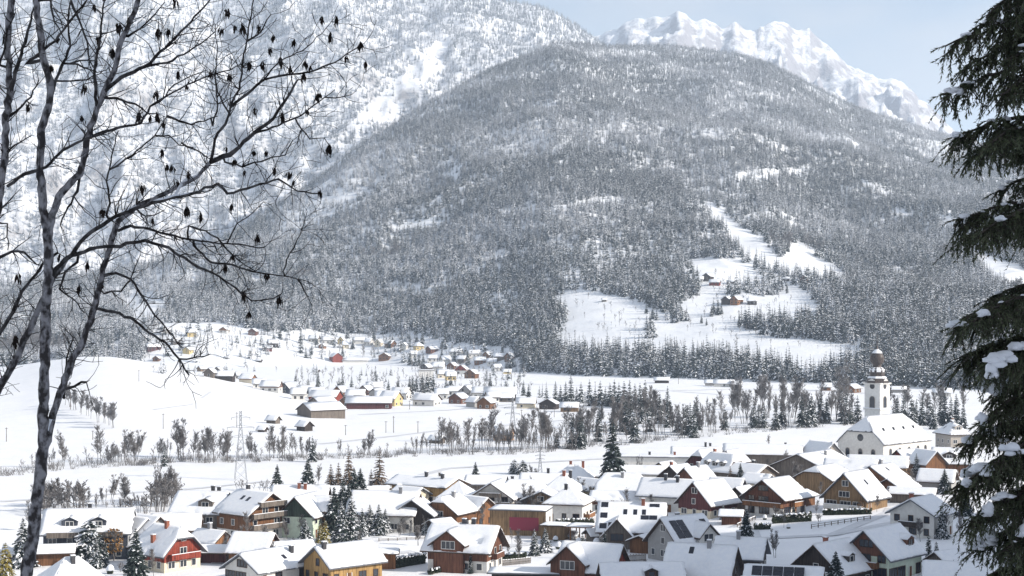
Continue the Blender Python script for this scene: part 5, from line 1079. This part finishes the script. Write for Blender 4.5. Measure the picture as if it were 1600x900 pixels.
def fence(p0, p1, hpx, label, picket=True):
    (x0, Y0), (x1, Y1) = hit(*p0), hit(*p1); h = hpx * Y0 / FPX; L = math.hypot(x1 - x0, Y1 - Y0); root = empty('fence', (x0, Y0, zg(x0, Y0)), math.atan2(Y1 - Y0, x1 - x0)); tag(root, label, 'fence'); dz_ = zg(x1, Y1) - zg(x0, Y0)
    mb = MB(); n = int(L / (.22 if picket else 2.0))
    if picket:
        for k in range(n): q = k / n; mb.box(q * L, q * L + .13, -.03, .03, -.3 + dz_ * q, h * (.92 + .1 * (k % 3 == 0)) + dz_ * q)
        mb.build('pickets', [FW], root)
    else:
        for k in range(n + 1):
            q = k / n; MB().box(q * L - .08, q * L + .08, -.08, .08, -.4 + dz_ * q, h + dz_ * q).build('post', [FW], root)
    mr = MB()
    for zz in (.35, .8): mr.prism([(0, .04, h * zz), (0, .10, h * zz), (0, .10, h * zz + .12), (0, .04, h * zz + .12)], (0, 0, 0), (L, 0, dz_))
    mr.build('rail', [FW], root); ms = MB(); ms.prism([(0, -.02, h * .8 + .122), (0, .14, h * .8 + .122), (0, .10, h * .8 + .25), (0, .02, h * .8 + .25)], (0, 0, 0), (L, 0, dz_)); ms.build('rail_snow', [SNOW], root)
fence((748,888),(830,880),10,'grey picket fence right of the red-brown chalet'); fence((1268,826),(1360,812),7,'rail fence along the top of the small shaded meadow',False); fence((592,846),(664,843),5,'low rail fence behind the open snow plot',False); fence((962,884),(1010,880),16,'grey slatted fence below the solar strip house'); fence((1152,824),(1180,812),6,'short rail fence beside the tiny garden hut',False)
for px, py, h_, lb in [(905,852,12,'egg-shaped snow mound on a shrub behind the dark red timber house'),(933,856,16,'tall snow-capped shrub right of the dark red timber house chimney'),(958,846,20,'leaning snow-laden shrub beside the dark round thuja'),(873,858,12,'round snow-laden shrub near the carport'),(1195,812,8,'small snow-laden shrub below the balconied chalet'),(1232,826,8,'snow-laden shrub on the shaded meadow edge'),(868,846,9,'low snow-laden shrub in front of the carport'),(172,896,14,'large rounded snow-laden shrub at the bottom left')]:
    x, Y = hit(px, py); s_ = h_ * Y / FPX; r = random.Random(px); root = empty('snowy_shrub', (x, Y, zg(x, Y))); tag(root, lb, 'shrub')
    mb = MB(); mb.lathe([(s_ * .32, -.2), (s_ * .38, s_ * .3), (s_ * .3, s_ * .62), (s_ * .1, s_ * .8)], 9); mb.v = [(a + r.gauss(0, s_ * .03), b + r.gauss(0, s_ * .03), c) for a, b, c in mb.v]; mb.build('twigs', [HEDGE], root)
    mb = MB(); mb.lathe([(s_ * .42, s_ * .34), (s_ * .46, s_ * .5), (s_ * .36, s_ * .8), (s_ * .16, s_ * .98), (.02, s_)], 12); mb.v = [(a + r.gauss(0, s_ * .02), b + r.gauss(0, s_ * .02), c) for a, b, c in mb.v]; mb.build('snow_cap', [SNOW], root, True)

# ---------------------------------------------------------------- foreground: the bare tree at the left
BIRCH = noise_mat('pale_bark', (0.045, 0.04, 0.04), (0.30, 0.29, 0.30), 16, .9, .5, 7, (1, 1, .7), .42, .60)
DTWIG = noise_mat('dark_twigs', (0.018, 0.015, 0.014), (0.05, 0.042, 0.038), 14, .9)
DLEAF = noise_mat('withered_leaves', (0.010, 0.007, 0.006), (0.028, 0.018, 0.014), 20, .9)
TY = 15.0
def traced_tree(lines, label, leaves, seed, root_px, twig_n=1.0):
    r = random.Random(seed); S = TY / FPX
    W = lambda px, py, d: Vector(((px - 800) / FPX * (TY + d), TY + d, -(py - HOR) / FPX * (TY + d)))
    nodes = []; allb = []
    trunk = MB(); br = MB(); tw = MB()
    for li, (r0, r1, pts) in enumerate(lines):
        r0, r1 = (r0 * .78, r1 * .78) if r0 < 6.5 else (r0 * .92, r1 * .9)
        d0 = 0.0
        if nodes and li:
            n = min(nodes, key=lambda n: (n[0] - pts[0][0]) ** 2 + (n[1] - pts[0][1]) ** 2); d0 = n[2]
            if math.hypot(n[0] - pts[0][0], n[1] - pts[0][1]) < 30: pts = [(n[0], n[1])] + list(pts[0 if math.hypot(n[0] - pts[0][0], n[1] - pts[0][1]) > 6 else 1:])
        k = r.uniform(-.0035, .0035) if li > 2 else r.uniform(-.0008, .0008)
        # resample with a little crookedness
        P = [pts[0]]; 
        for a, b in zip(pts, pts[1:]):
            m = max(1, int(math.hypot(b[0] - a[0], b[1] - a[1]) / 9))
            for q in range(1, m + 1):
                t = q / m; P.append((a[0] + (b[0] - a[0]) * t + (r.gauss(0, .9) if q < m else 0), a[1] + (b[1] - a[1]) * t + (r.gauss(0, .9) if q < m else 0)))
        acc = 0; ds = [d0]
        for a, b in zip(P, P[1:]): acc += math.hypot(b[0] - a[0], b[1] - a[1]); ds.append(d0 + k * acc)
        n_ = len(P); rad = [(r0 + (r1 - r0) * i / max(1, n_ - 1)) * (1 + r.gauss(0, .07)) for i in range(n_)]
        mb = trunk if r0 >= 6.2 else br
        mb.tube([W(p[0], p[1], d) for p, d in zip(P, ds)], [q * S for q in rad], 10 if r0 >= 6.5 else 6)
        for p, d, q in zip(P, ds, rad): nodes.append((p[0], p[1], d, q)); 
        allb.append((P, ds, rad))
    # twigs
    ends = []
    for P, ds, rad in allb:
        if max(rad) > 8.5: continue
        n_ = max(2, int(len(P) * 1.0 * twig_n))
        for _ in range(n_):
            i = r.randrange(len(P) // 4, len(P)); a = r.choice((-1, 1)) * r.uniform(.4, 1.3)
            j = min(len(P) - 1, i + 1); dx, dy = P[j][0] - P[j-1][0], P[j][1] - P[j-1][1]; ang = math.atan2(dy, dx) + a; L = r.uniform(14, 62); px, py = P[i]; pts = [(px, py)]; d = ds[i]; kd = r.uniform(-.006, .006); dd = [d]; cur = r.uniform(-.12, .12)
            m = max(3, int(L / 7))
            for q in range(m):
                ang += cur + r.gauss(0, .16); ang += .05 * math.sin(-math.pi / 2 - ang); px += math.cos(ang) * L / m; py += math.sin(ang) * L / m; d += kd * L / m; pts.append((px, py)); dd.append(d)
            r0 = min(rad[i] * .6, r.uniform(.55, 1.1)); tw.tube([W(p[0], p[1], e) for p, e in zip(pts, dd)], [S * max(.4, r0 * (1 - .6 * q / m)) for q in range(m + 1)], 4, 0, False); ends.append((px, py, d)); nodes.append((px, py, d, .5))
            if r.random() < .55:
                i2 = r.randrange(1, len(pts)); ang2 = ang + r.choice((-1, 1)) * r.uniform(.5, 1.1); p2 = [pts[i2]]; 
                for q in range(3): ang2 += r.gauss(0, .2); p2.append((p2[-1][0] + math.cos(ang2) * L * .15, p2[-1][1] + math.sin(ang2) * L * .15))
                tw.tube([W(p[0], p[1], dd[i2]) for p in p2], [S * .55, S * .5, S * .45, S * .35], 3, 0, False)
    rootp = W(*root_px, 0); gz = zg(rootp.x, rootp.y)
    root = empty('bare_tree', (rootp.x, rootp.y, gz)); tag(root, label, 'tree')
    T0 = Vector(root.location)
    def bld(mb, nm, mats):
        mb.v = [tuple(Vector(v) - T0) for v in mb.v]; return mb.build(nm, mats, root, True)
    bld(trunk, 'trunk', [BIRCH]); bld(br, 'branches', [noise_mat('branch_bark', (.022, .019, .018), (.10, .095, .095), 11, .9, .3, 5, (1, 1, 1), .42, .66)]); bld(tw, 'twigs', [DTWIG])
    for lx_, ly_, s_ in leaves:
        n = min(nodes, key=lambda n: (n[0] - lx_) ** 2 + (n[1] - ly_ + 9) ** 2); dep = n[2]; top = W(lx_, ly_ - 9 * s_, dep); mb = MB()
        if math.hypot(n[0] - lx_, n[1] - ly_ + 9 * s_) > 2: mb.tube([W(n[0], n[1], dep), top], [S * .45, S * .45], 3, 1, False)
        for q in range(r.randint(11, 17)):
            L = r.uniform(10, 24) * s_ * S; az = r.random() * 6.28; out_ = r.uniform(.05, .36); w_ = r.uniform(1.6, 3.0) * s_ * S; side = Vector((-math.sin(az), math.cos(az), 0)); st = top + Vector((r.gauss(0, 1.4), r.gauss(0, 1.4), r.uniform(-7, 2))) * S * s_
            m1 = st + Vector((math.cos(az) * out_ * L * .7, math.sin(az) * out_ * L * .7, -L * .45)); e = st + Vector((math.cos(az) * out_ * L * .7 + r.gauss(0, .15) * L, math.sin(az) * out_ * L * .8, -L))
            f = Vector((math.cos(az), math.sin(az), 0)) * w_ * .4
            mb.add([st, m1 + side * w_ + f, m1, m1 - side * w_ + f, e], [(0, 1, 2), (0, 2, 3), (1, 4, 2), (2, 4, 3)], 0)
        bld(mb, 'leaf_cluster', [DLEAF, DTWIG])
    # snow caught on the upper sides of the thicker boughs
    sb = MB()
    for (x0, y0, x1, y1, t_) in SNOWY:
        a = min(nodes, key=lambda n: (n[0] - x0) ** 2 + (n[1] - y0) ** 2); m = 5
        pts = []
        for q in range(m + 1):
            px, py = x0 + (x1 - x0) * q / m, y0 + (y1 - y0) * q / m; n = min(nodes, key=lambda n: (n[0] - px) ** 2 + (n[1] - py) ** 2); pts.append(W(n[0], n[1] - n[3] * .8, n[2]))
        sb.tube(pts, [S * t_ * (0.3 if q in (0, m) else 1) * r.uniform(.8, 1.2) for q in range(m + 1)], 6)
    if SNOWY: bld(sb, 'snow', [SNOWT])
SNOWY = [(232,318,300,300,2.6),(262,308,318,272,2.4),(70,690,84,655,6),(183,340,215,324,2.2),(262,302,290,288,2),(120,382,150,352,2),(70,410,88,384,2)]
z5 = lambda s: [(float(a) * .378, float(b) * .378) for a, b in (q.split(',') for q in s.split())]
z6 = lambda s: [(float(a) * .378, 300 + float(b) * .378) for a, b in (q.split(',') for q in s.split())]
LINES = [
 (11.5, 5, [(18,1000),(40,905),(52,830),(61,760),(68,700),(68,640),(70,560),(71,480),(76,425),(75,376),(70,336),(62,265),(64,212),(77,163),(78,125),(66,83),(57,23),(56,-30)]),
 (6.8, 3.2, [(70,706),(78,670),(87,636),(100,600),(110,572),(132,527),(147,481),(155,451),(163,413),(174,376),(185,345),(212,323),(265,299),(302,280),(329,253)]),
 (7.0, 4, [(76,376),(81,336),(98,299),(125,272),(136,215),(151,170),(166,136),(181,102),(189,64),(212,15),(222,-20)]),
 (5.0, 2.2, z5('870,670 950,640 1050,550 1130,490 1190,400 1230,330')),
 (5.0, 3, [(79,441),(95,413),(113,398),(125,379),(151,357),(181,338),(212,325),(265,310),(302,302),(340,287)]),
 (3, 1.2, z5('900,760 940,800 1050,770 1150,740 1230,790 1320,800')),
 (4.2, 1.3, [(113,398)] + z6('400,230 470,225 600,200 700,230 800,300 890,340 950,380 1040,450 1130,440 1165,420')),
 (3.2, 1.2, z6('490,160 540,140 640,160 750,190 860,205 960,215 1090,230')),
 (3.0, 1.1, z6('800,220 870,290 960,300 1050,330 1150,345 1230,360 1275,370')), (2.6, 1, z6('780,140 850,160 900,190 940,240 1010,300 1060,330')),
 (3.2, 1.3, z6('430,350 480,335 540,360 580,420 620,480 660,530 700,580 750,640')), (3.4, 1.8, z6('400,490 470,495 540,520 600,570 660,610 700,640 740,690 782,757')), (2, 1, z6('750,685 800,685 870,670')),
 (3.0, 1.2, z5('430,410 480,405 560,430 610,470 650,470')), (4.2, 1.4, z5('430,390 500,320 600,275 700,180 770,110 860,10 880,-20')), (2.6, 1, z5('600,275 690,260 760,225 830,180 890,130')),
 (3.2, 1.2, z5('385,560 480,530 580,510 620,440 700,390 800,340 870,310 950,290 1010,260')), (3.2, 1.2, z5('880,660 885,600 900,550 940,490 960,420 990,370 1000,280 1020,170 1040,60 1050,-10')),
 (3, 1, z5('950,450 1020,390 1090,330 1180,310 1290,295 1380,260 1430,225 1490,190')), (2.4, .9, z5('1050,550 1150,520 1240,480 1320,420 1385,370')), (1.6, .8, z5('1330,410 1390,405 1455,390')), (1.8, .8, z5('1090,330 1120,290 1180,240 1250,210 1330,140 1370,90')),
 (3.4, 1.8, z5('30,770 100,720 190,690 260,620 340,580 440,545 520,520')), (4, 1.6, [(77,150),(91,117),(110,72),(106,34),(112,-10)]), (4, 1.4, [(40,100),(87,64),(106,38),(128,11),(140,-10)]), (3.8, 1.6, z5('395,440 390,290 410,190 425,60 430,-20')),
 (3.4, 1.3, z5('330,720 320,790 270,880 250,930')), (3.0, 1.2, z6('320,290 270,330 245,400 300,440 350,500')), (2.8, 1, z5('440,890 455,840 440,750 460,650 490,540')), (2.2, .9, z5('460,690 550,640 640,560 690,480')), (2.4, .9, z5('530,150 600,100 640,60 680,10')),
 (2.6, .9, z5('690,480 740,500 790,515 900,480')), (2, .8, z5('620,440 660,420 720,350 800,310 850,290')), (3.6, 2, [(104,607),(116,604),(127,597),(135,597)]), (3.0, 1.2, [(100,622),(101,590),(104,560),(115,527)]), (1.8, .8, z5('1230,510 1280,575 1340,570 1360,600')),
 (2, .8, z5('880,520 900,430 890,300 900,200 890,100')), (2.2, .9, z5('750,590 830,630 870,660')), (2, .8, z5('640,570 700,560 740,600 800,610')), (2.4, 1, z5('930,670 1000,690 1100,660 1180,640 1210,580')), (2.2, .9, z6('560,70 600,100 640,95 680,75')), (2.2, .8, z6('430,420 500,410 540,360 580,260')), (2.0, .8, z6('480,110 470,30')),
 (2.2, .9, z5('1010,170 1080,130 1120,60')), (2.2, .9, z5('950,460 900,380 890,290')), (1.8, .8, z6('1170,330 1200,250 1240,180 1270,80')), (1.8, .8, z6('940,200 980,130 1040,90 1090,40')), (2, .8, z6('1230,370 1270,430 1290,470')),
 (3, 1.2, z5('300,0 330,90 360,170 370,250 400,300')), (2.6, 1, z5('210,0 225,90 260,150 290,190')), (2.2, .8, z5('270,270 320,265 400,300 440,290')), (2.2, .9, z5('290,260 330,250 390,250')), (2.2, .9, z5('230,320 290,335 360,330 430,290'))]
CL5 = '940,55 915,130 655,135 695,130 720,155 490,115 1070,115 970,120 1005,115 1130,155 1215,175 1115,210 1160,250 1265,260 1285,280 1030,270 1085,270 735,310 870,310 945,320 770,360 645,390 1200,285 1255,315 1365,150 1330,80 1390,85 1490,190 1430,240 1510,265 1315,400 1270,460 1055,460 1170,485 575,480 620,490 650,480 675,515 340,495 405,170 240,165 390,30 935,620 970,670 1050,630 1100,635 1135,705 1195,725 1215,755 1325,800 1360,615 960,860 830,890 770,870 710,695 690,690 780,720 735,760 590,780 1010,715 670,630 425,880 465,215 725,10 210,285 350,365'
CL6 = '325,400 360,300 630,120 770,80 830,110 965,270 1065,190 930,310 1105,350 1155,450 1030,510 420,390 245,270 1010,430'
LEAVES = [(a, b, rnd.uniform(.5, .85)) for a, b in z5(CL5) + z6(CL6)]
traced_tree(LINES, 'tall pale-barked leafless tree with forked trunk and hanging withered seed clusters', LEAVES, 4, (18, 1000))
SNOWY = []
traced_tree([(8, 4, [(-60,720),(0,604),(23,565),(42,523),(62,478),(85,432),(104,404)]), (8, 5.5, [(-60,720),(-30,500),(-4,330),(8,242),(9,181),(15,151),(12,60),(19,-10)]), (5, 2, [(15,151),(30,95),(49,30),(58,-10)]), (5, 2.4, [(-20,560),(0,519),(19,489),(34,455),(57,428),(68,410),(90,395)]), (3.4, 1.6, [(-10,410),(0,402),(19,393),(38,394),(57,413)]), (3, 1.2, z5('0,270 20,200 30,120 60,60')), (3, 1.2, z5('40,480 90,440 130,400 160,330')), (2.4, 1, z5('20,640 60,600 130,560')), (2, .9, z6('10,130 30,130 32,240'))],
            'second leafless tree reaching in from beyond the left edge of the picture', [(a, b, 1) for a, b in z6('75,360 65,615')] + [(8, 60, .9), (44, 168, .8)], 9, (-60, 720), .9)

# ---------------------------------------------------------------- foreground: the spruce at the right
SNEED = noise_mat('near_needles', (0.038, 0.050, 0.028), (0.125, 0.145, 0.080), 4, .7)
SBARK = noise_mat('near_bark', (.03, .025, .022), (.09, .075, .065), 12, .9, .3)
SY = 16.0; sx0 = (1668 - 800) / FPX * SY; sgz = zg(sx0, SY)
sp = empty('spruce_tree', (sx0, SY, sgz)); tag(sp, 'big dark spruce with drooping snow-clumped boughs filling the right edge', 'tree')
r = random.Random(21)
top = 490 / FPX * SY + 3.5
MB().tube([(0, 0, -1), (0, 0, -sgz - 3), (0, 0, -sgz + top)], [.24, .2, .07], 10).build('trunk', [SBARK], sp)
def spray(mb, p, d, L, dens=1.0):
    """a twig clothed in needles"""
    n = max(4, int(L * 95 * dens)); pts = [p]; dd = d.normalized()
    for i in range(4):
        dd = (dd + Vector((r.gauss(0, .08), r.gauss(0, .08), -.13 + r.gauss(0, .05)))).normalized(); pts.append(pts[-1] + dd * L / 4)
    mb.tube(pts, [.006, .005, .004, .003, .002], 3, 1, False)
    for k in range(n):
        t = r.random() * 4; i = min(3, int(t)); c = pts[i].lerp(pts[i + 1], t - i); ax = (pts[i + 1] - pts[i]).normalized()
        o_ = Vector((r.gauss(0, 1), r.gauss(0, 1), r.gauss(0, 1))); o_ = (o_ - ax * o_.dot(ax)).normalized(); nl = r.uniform(.026, .052); tip = c + (o_ * .8 + ax * .8) * nl; s_ = ax.cross(o_) * .0085
        mb.add([c - s_, c + s_, tip], [(0, 1, 2)], 0)
    return pts
def bough(px_tip, py_tip, py_root, dep, name='bough', hang=1.0, fill=1.0):
    """an arching bough from the trunk to a tip seen at (px, py), curtains of twigs hanging from it"""
    Yt = SY + dep; tip = Vector(((px_tip - 800) / FPX * Yt, Yt, -(py_tip - HOR) / FPX * Yt)) - Vector((sx0, SY, sgz)); root_ = Vector((0, 0, -(py_root - HOR) / FPX * SY - sgz)); mb = MB(); n = 12; pts = []
    for i in range(n + 1):
        t = i / n; p = root_.lerp(tip, t); p.z += .16 * math.sin(t * math.pi) * (tip - root_).length * .5 + r.gauss(0, .012); p.x += r.gauss(0, .012); pts.append(p)
    mb.tube(pts, [.026 * (1 - .8 * i / n) + .004 for i in range(n + 1)], 5, 1)
    L = (tip - root_).length; ax = (tip - root_).normalized(); side = ax.cross(Vector((0, 0, 1))).normalized()
    for i in range(2, n + 1):
        for sg in (-1, 1):
            for q in range(max(1, round(2 * fill))):
                t = min(1, (i - r.random()) / n); p = root_.lerp(tip, t); p = pts[min(n, int(t * n))]; sub = L * .34 * (1.15 - t * .75) * r.uniform(.6, 1.2)
                s1 = spray(mb, p, ax * r.uniform(.2, 1.0) + side * sg * r.uniform(.3, 1.0) + Vector((0, 0, r.uniform(-.45, .15) * hang)), sub * r.uniform(.7, 1.2), 1.1)
                for pp in s1[1:]:
                    if r.random() < .8 * fill: spray(mb, pp, Vector((r.gauss(0, .5), r.gauss(0, .5), -r.uniform(.3, 1))) + ax * r.uniform(0, .8), r.uniform(.06, .30) * hang, .9)
        if r.random() < .8: spray(mb, pts[i], Vector((r.gauss(0, .3), r.gauss(0, .3), -1)), r.uniform(.12, .34) * hang, .9)
    spray(mb, pts[-1], ax + Vector((0, 0, .1)), .16, 1.2)
    return mb.build(name, [SNEED, SBARK], sp), pts
def clump(parent, c, s_):
    """a lump of snow lying on the needles: several soft lobes run together"""
    bm = bmesh.new(); mb = MB()
    for q in range(6):
        off = Vector((r.gauss(0, .42) * s_[0], r.gauss(0, .3) * s_[1], -abs(r.gauss(0, .35)) * s_[2])) if q else Vector((0, 0, 0)); k0 = 1.0 if q == 0 else r.uniform(.4, .75); ph = [r.uniform(0, 6.3) for _ in range(4)]
        b2 = bmesh.new(); bmesh.ops.create_icosphere(b2, subdivisions=2, radius=1)
        vs = []
        for v in b2.verts:
            p = v.co; k_ = k0 * (1 + .16 * math.sin(3 * p.x + ph[0]) * math.sin(4 * p.y + ph[1]) + .10 * math.sin(6 * p.z + ph[2] + 4 * p.x))
            vs.append(Vector((p.x * s_[0], p.y * s_[1], p.z * s_[2] * (1 if p.z > 0 else .6))) * k_ + off)
        mb.add(vs, [tuple(v.index for v in f.verts) for f in b2.faces]); b2.free()
    bm.free(); o = mb.build('snow_clump', [SNOWT], parent, True); o.location = c
B = [(1538,22,-30,-.3,1,1),(1560,60,10,.5,1,1),(1472,72,20,-.2,1.3,1),(1500,110,40,.4,1.2,.8),(1470,146,105,.1,1.2,.8),(1560,150,100,-.6,1.1,.8),(1482,214,188,-.2,1.3,1.2),(1510,240,200,.5,1.3,1),(1545,220,195,-.7,1.2,1),(1486,345,322,0,1.3,1.1),(1530,360,330,-.7,1.2,1),(1500,372,330,.5,1.1,.8),
     (1548,300,270,.3,1,.6),(1570,90,60,-.5,1,.8),(1478,508,462,0,1.3,1.2),(1510,500,455,-.6,1.2,1),(1530,470,440,.6,1.2,1),(1484,560,520,.3,1.3,1.2),(1530,575,530,-.6,1.2,1.1),(1540,620,570,.3,1.2,1.2),(1520,660,600,-.2,1.3,1.2),(1496,690,640,.2,1.3,1.2),(1476,762,700,-.1,1.3,1.2),(1510,740,690,.6,1.2,1.2),(1545,720,680,-.6,1.2,1.2),(1540,790,740,.3,1.3,1.2),(1500,815,760,-.4,1.3,1.1),(1520,850,800,.4,1.3,1.2),(1556,860,810,-.5,1.2,1.2),(1530,905,850,0,1.2,1.2),(1575,640,600,.5,1.3,1.3),(1580,560,520,-.4,1.3,1.3),(1585,780,740,.6,1.3,1.3),(1580,900,850,-.4,1.3,1.3),(1590,480,440,.2,1.2,1.2),(1585,700,660,.1,1.3,1.3),(1590,230,200,.3,1.2,1),(1590,40,10,.4,1.2,1.1)]
B = [(b[0] + (14 if b[1] > 450 else 6),) + b[1:] for b in B]
BP = [bough(*b[:4], 'bough', b[4], b[5]) for b in B]
SC = [(1586,20,14,7),(1540,38,11,7),(1574,12,9,5),(1487,152,11,8),(1484,212,8,6),(1503,248,6,5),(1518,250,7,5),(1530,264,7,6),(1574,240,8,6),(1496,342,9,5),(1545,342,10,6),(1556,344,9,7),(1490,508,10,6),(1530,494,8,6),(1547,565,14,10),(1560,572,9,8),(1544,590,8,12),(1535,612,9,12),(1524,628,7,9),(1562,560,12,8),(1578,540,10,7),(1593,545,9,6),(1497,690,8,6),(1520,732,14,9),(1500,738,11,9),(1505,760,6,7),(1545,690,11,8),(1570,700,10,8),(1580,725,10,9),(1532,824,11,10),(1520,838,12,9),(1506,850,12,6),(1512,858,9,7),(1536,800,8,11),(1585,812,13,9),(1590,830,11,11),(1575,650,9,7),(1556,770,8,6),(1595,640,8,8),(1600,180,8,6),(1565,880,9,7),(1590,700,12,8)]
def lobes(mb, c, s_, n):
    for q in range(n):
        b2 = bmesh.new(); bmesh.ops.create_icosphere(b2, subdivisions=2, radius=1); ph = [r.uniform(0, 6.3) for _ in range(3)]; k0 = 1.0 if q == 0 else r.uniform(.45, .8)
        off = Vector((r.gauss(0, .5) * s_[0], r.gauss(0, .4) * s_[1], -abs(r.gauss(0, .4)) * s_[2])) if q else Vector((0, 0, 0)); vs = []
        for v in b2.verts:
            p = v.co; k_ = k0 * (1 + .2 * math.sin(3 * p.x + ph[0]) * math.sin(4 * p.y + ph[1]) + .12 * math.sin(6 * p.z + ph[2] + 4 * p.x)); vs.append(Vector((p.x * s_[0], p.y * s_[1], p.z * s_[2] * (1 if p.z > 0 else .55))) * k_ + off + c)
        mb.add(vs, [tuple(v.index for v in f.verts) for f in b2.faces]); b2.free()
for px, py, a_, b_ in SC:
    px += 8
    best = min(((abs((sx0 + p.x) / (SY + p.y) * FPX + 800 - px) + abs(HOR - (p.z + sgz) / (SY + p.y) * FPX - py), i, o, pts) for o, pts in BP for i, p in enumerate(pts)), key=lambda t: t[0])
    bi, bo, bp = best[1:]; Yc = SY + bp[bi].y - .08; S = Yc / FPX; mb = MB()
    lobes(mb, bp[bi].lerp(Vector(((px - 800) / FPX * Yc - sx0, Yc - SY, -(py - HOR) / FPX * Yc - sgz)), .4 if best[0] < 30 else .1) + Vector((0, -.04, .02)), (a_ * S * (1.25 if py > 450 else .9), a_ * S * .8, b_ * S * (1.1 if py > 450 else .75)), 7)
    mb.build('snow_clump', [SNOWT], bo, True)
for o, pts in BP:                       # thinner snow lying along the bough
    if r.random() < .25: continue
    mb = MB()
    for q in range(r.randint(4, 9)):
        i = r.randrange(2, len(pts) - 2); s_ = r.uniform(.012, .032); lobes(mb, pts[i] + Vector((r.gauss(0, .018), r.gauss(0, .03), .008)), (s_ * 1.7, s_ * 1.4, s_ * .8), 3)
    mb.build('snow_dusting', [SNOWT], o, True)
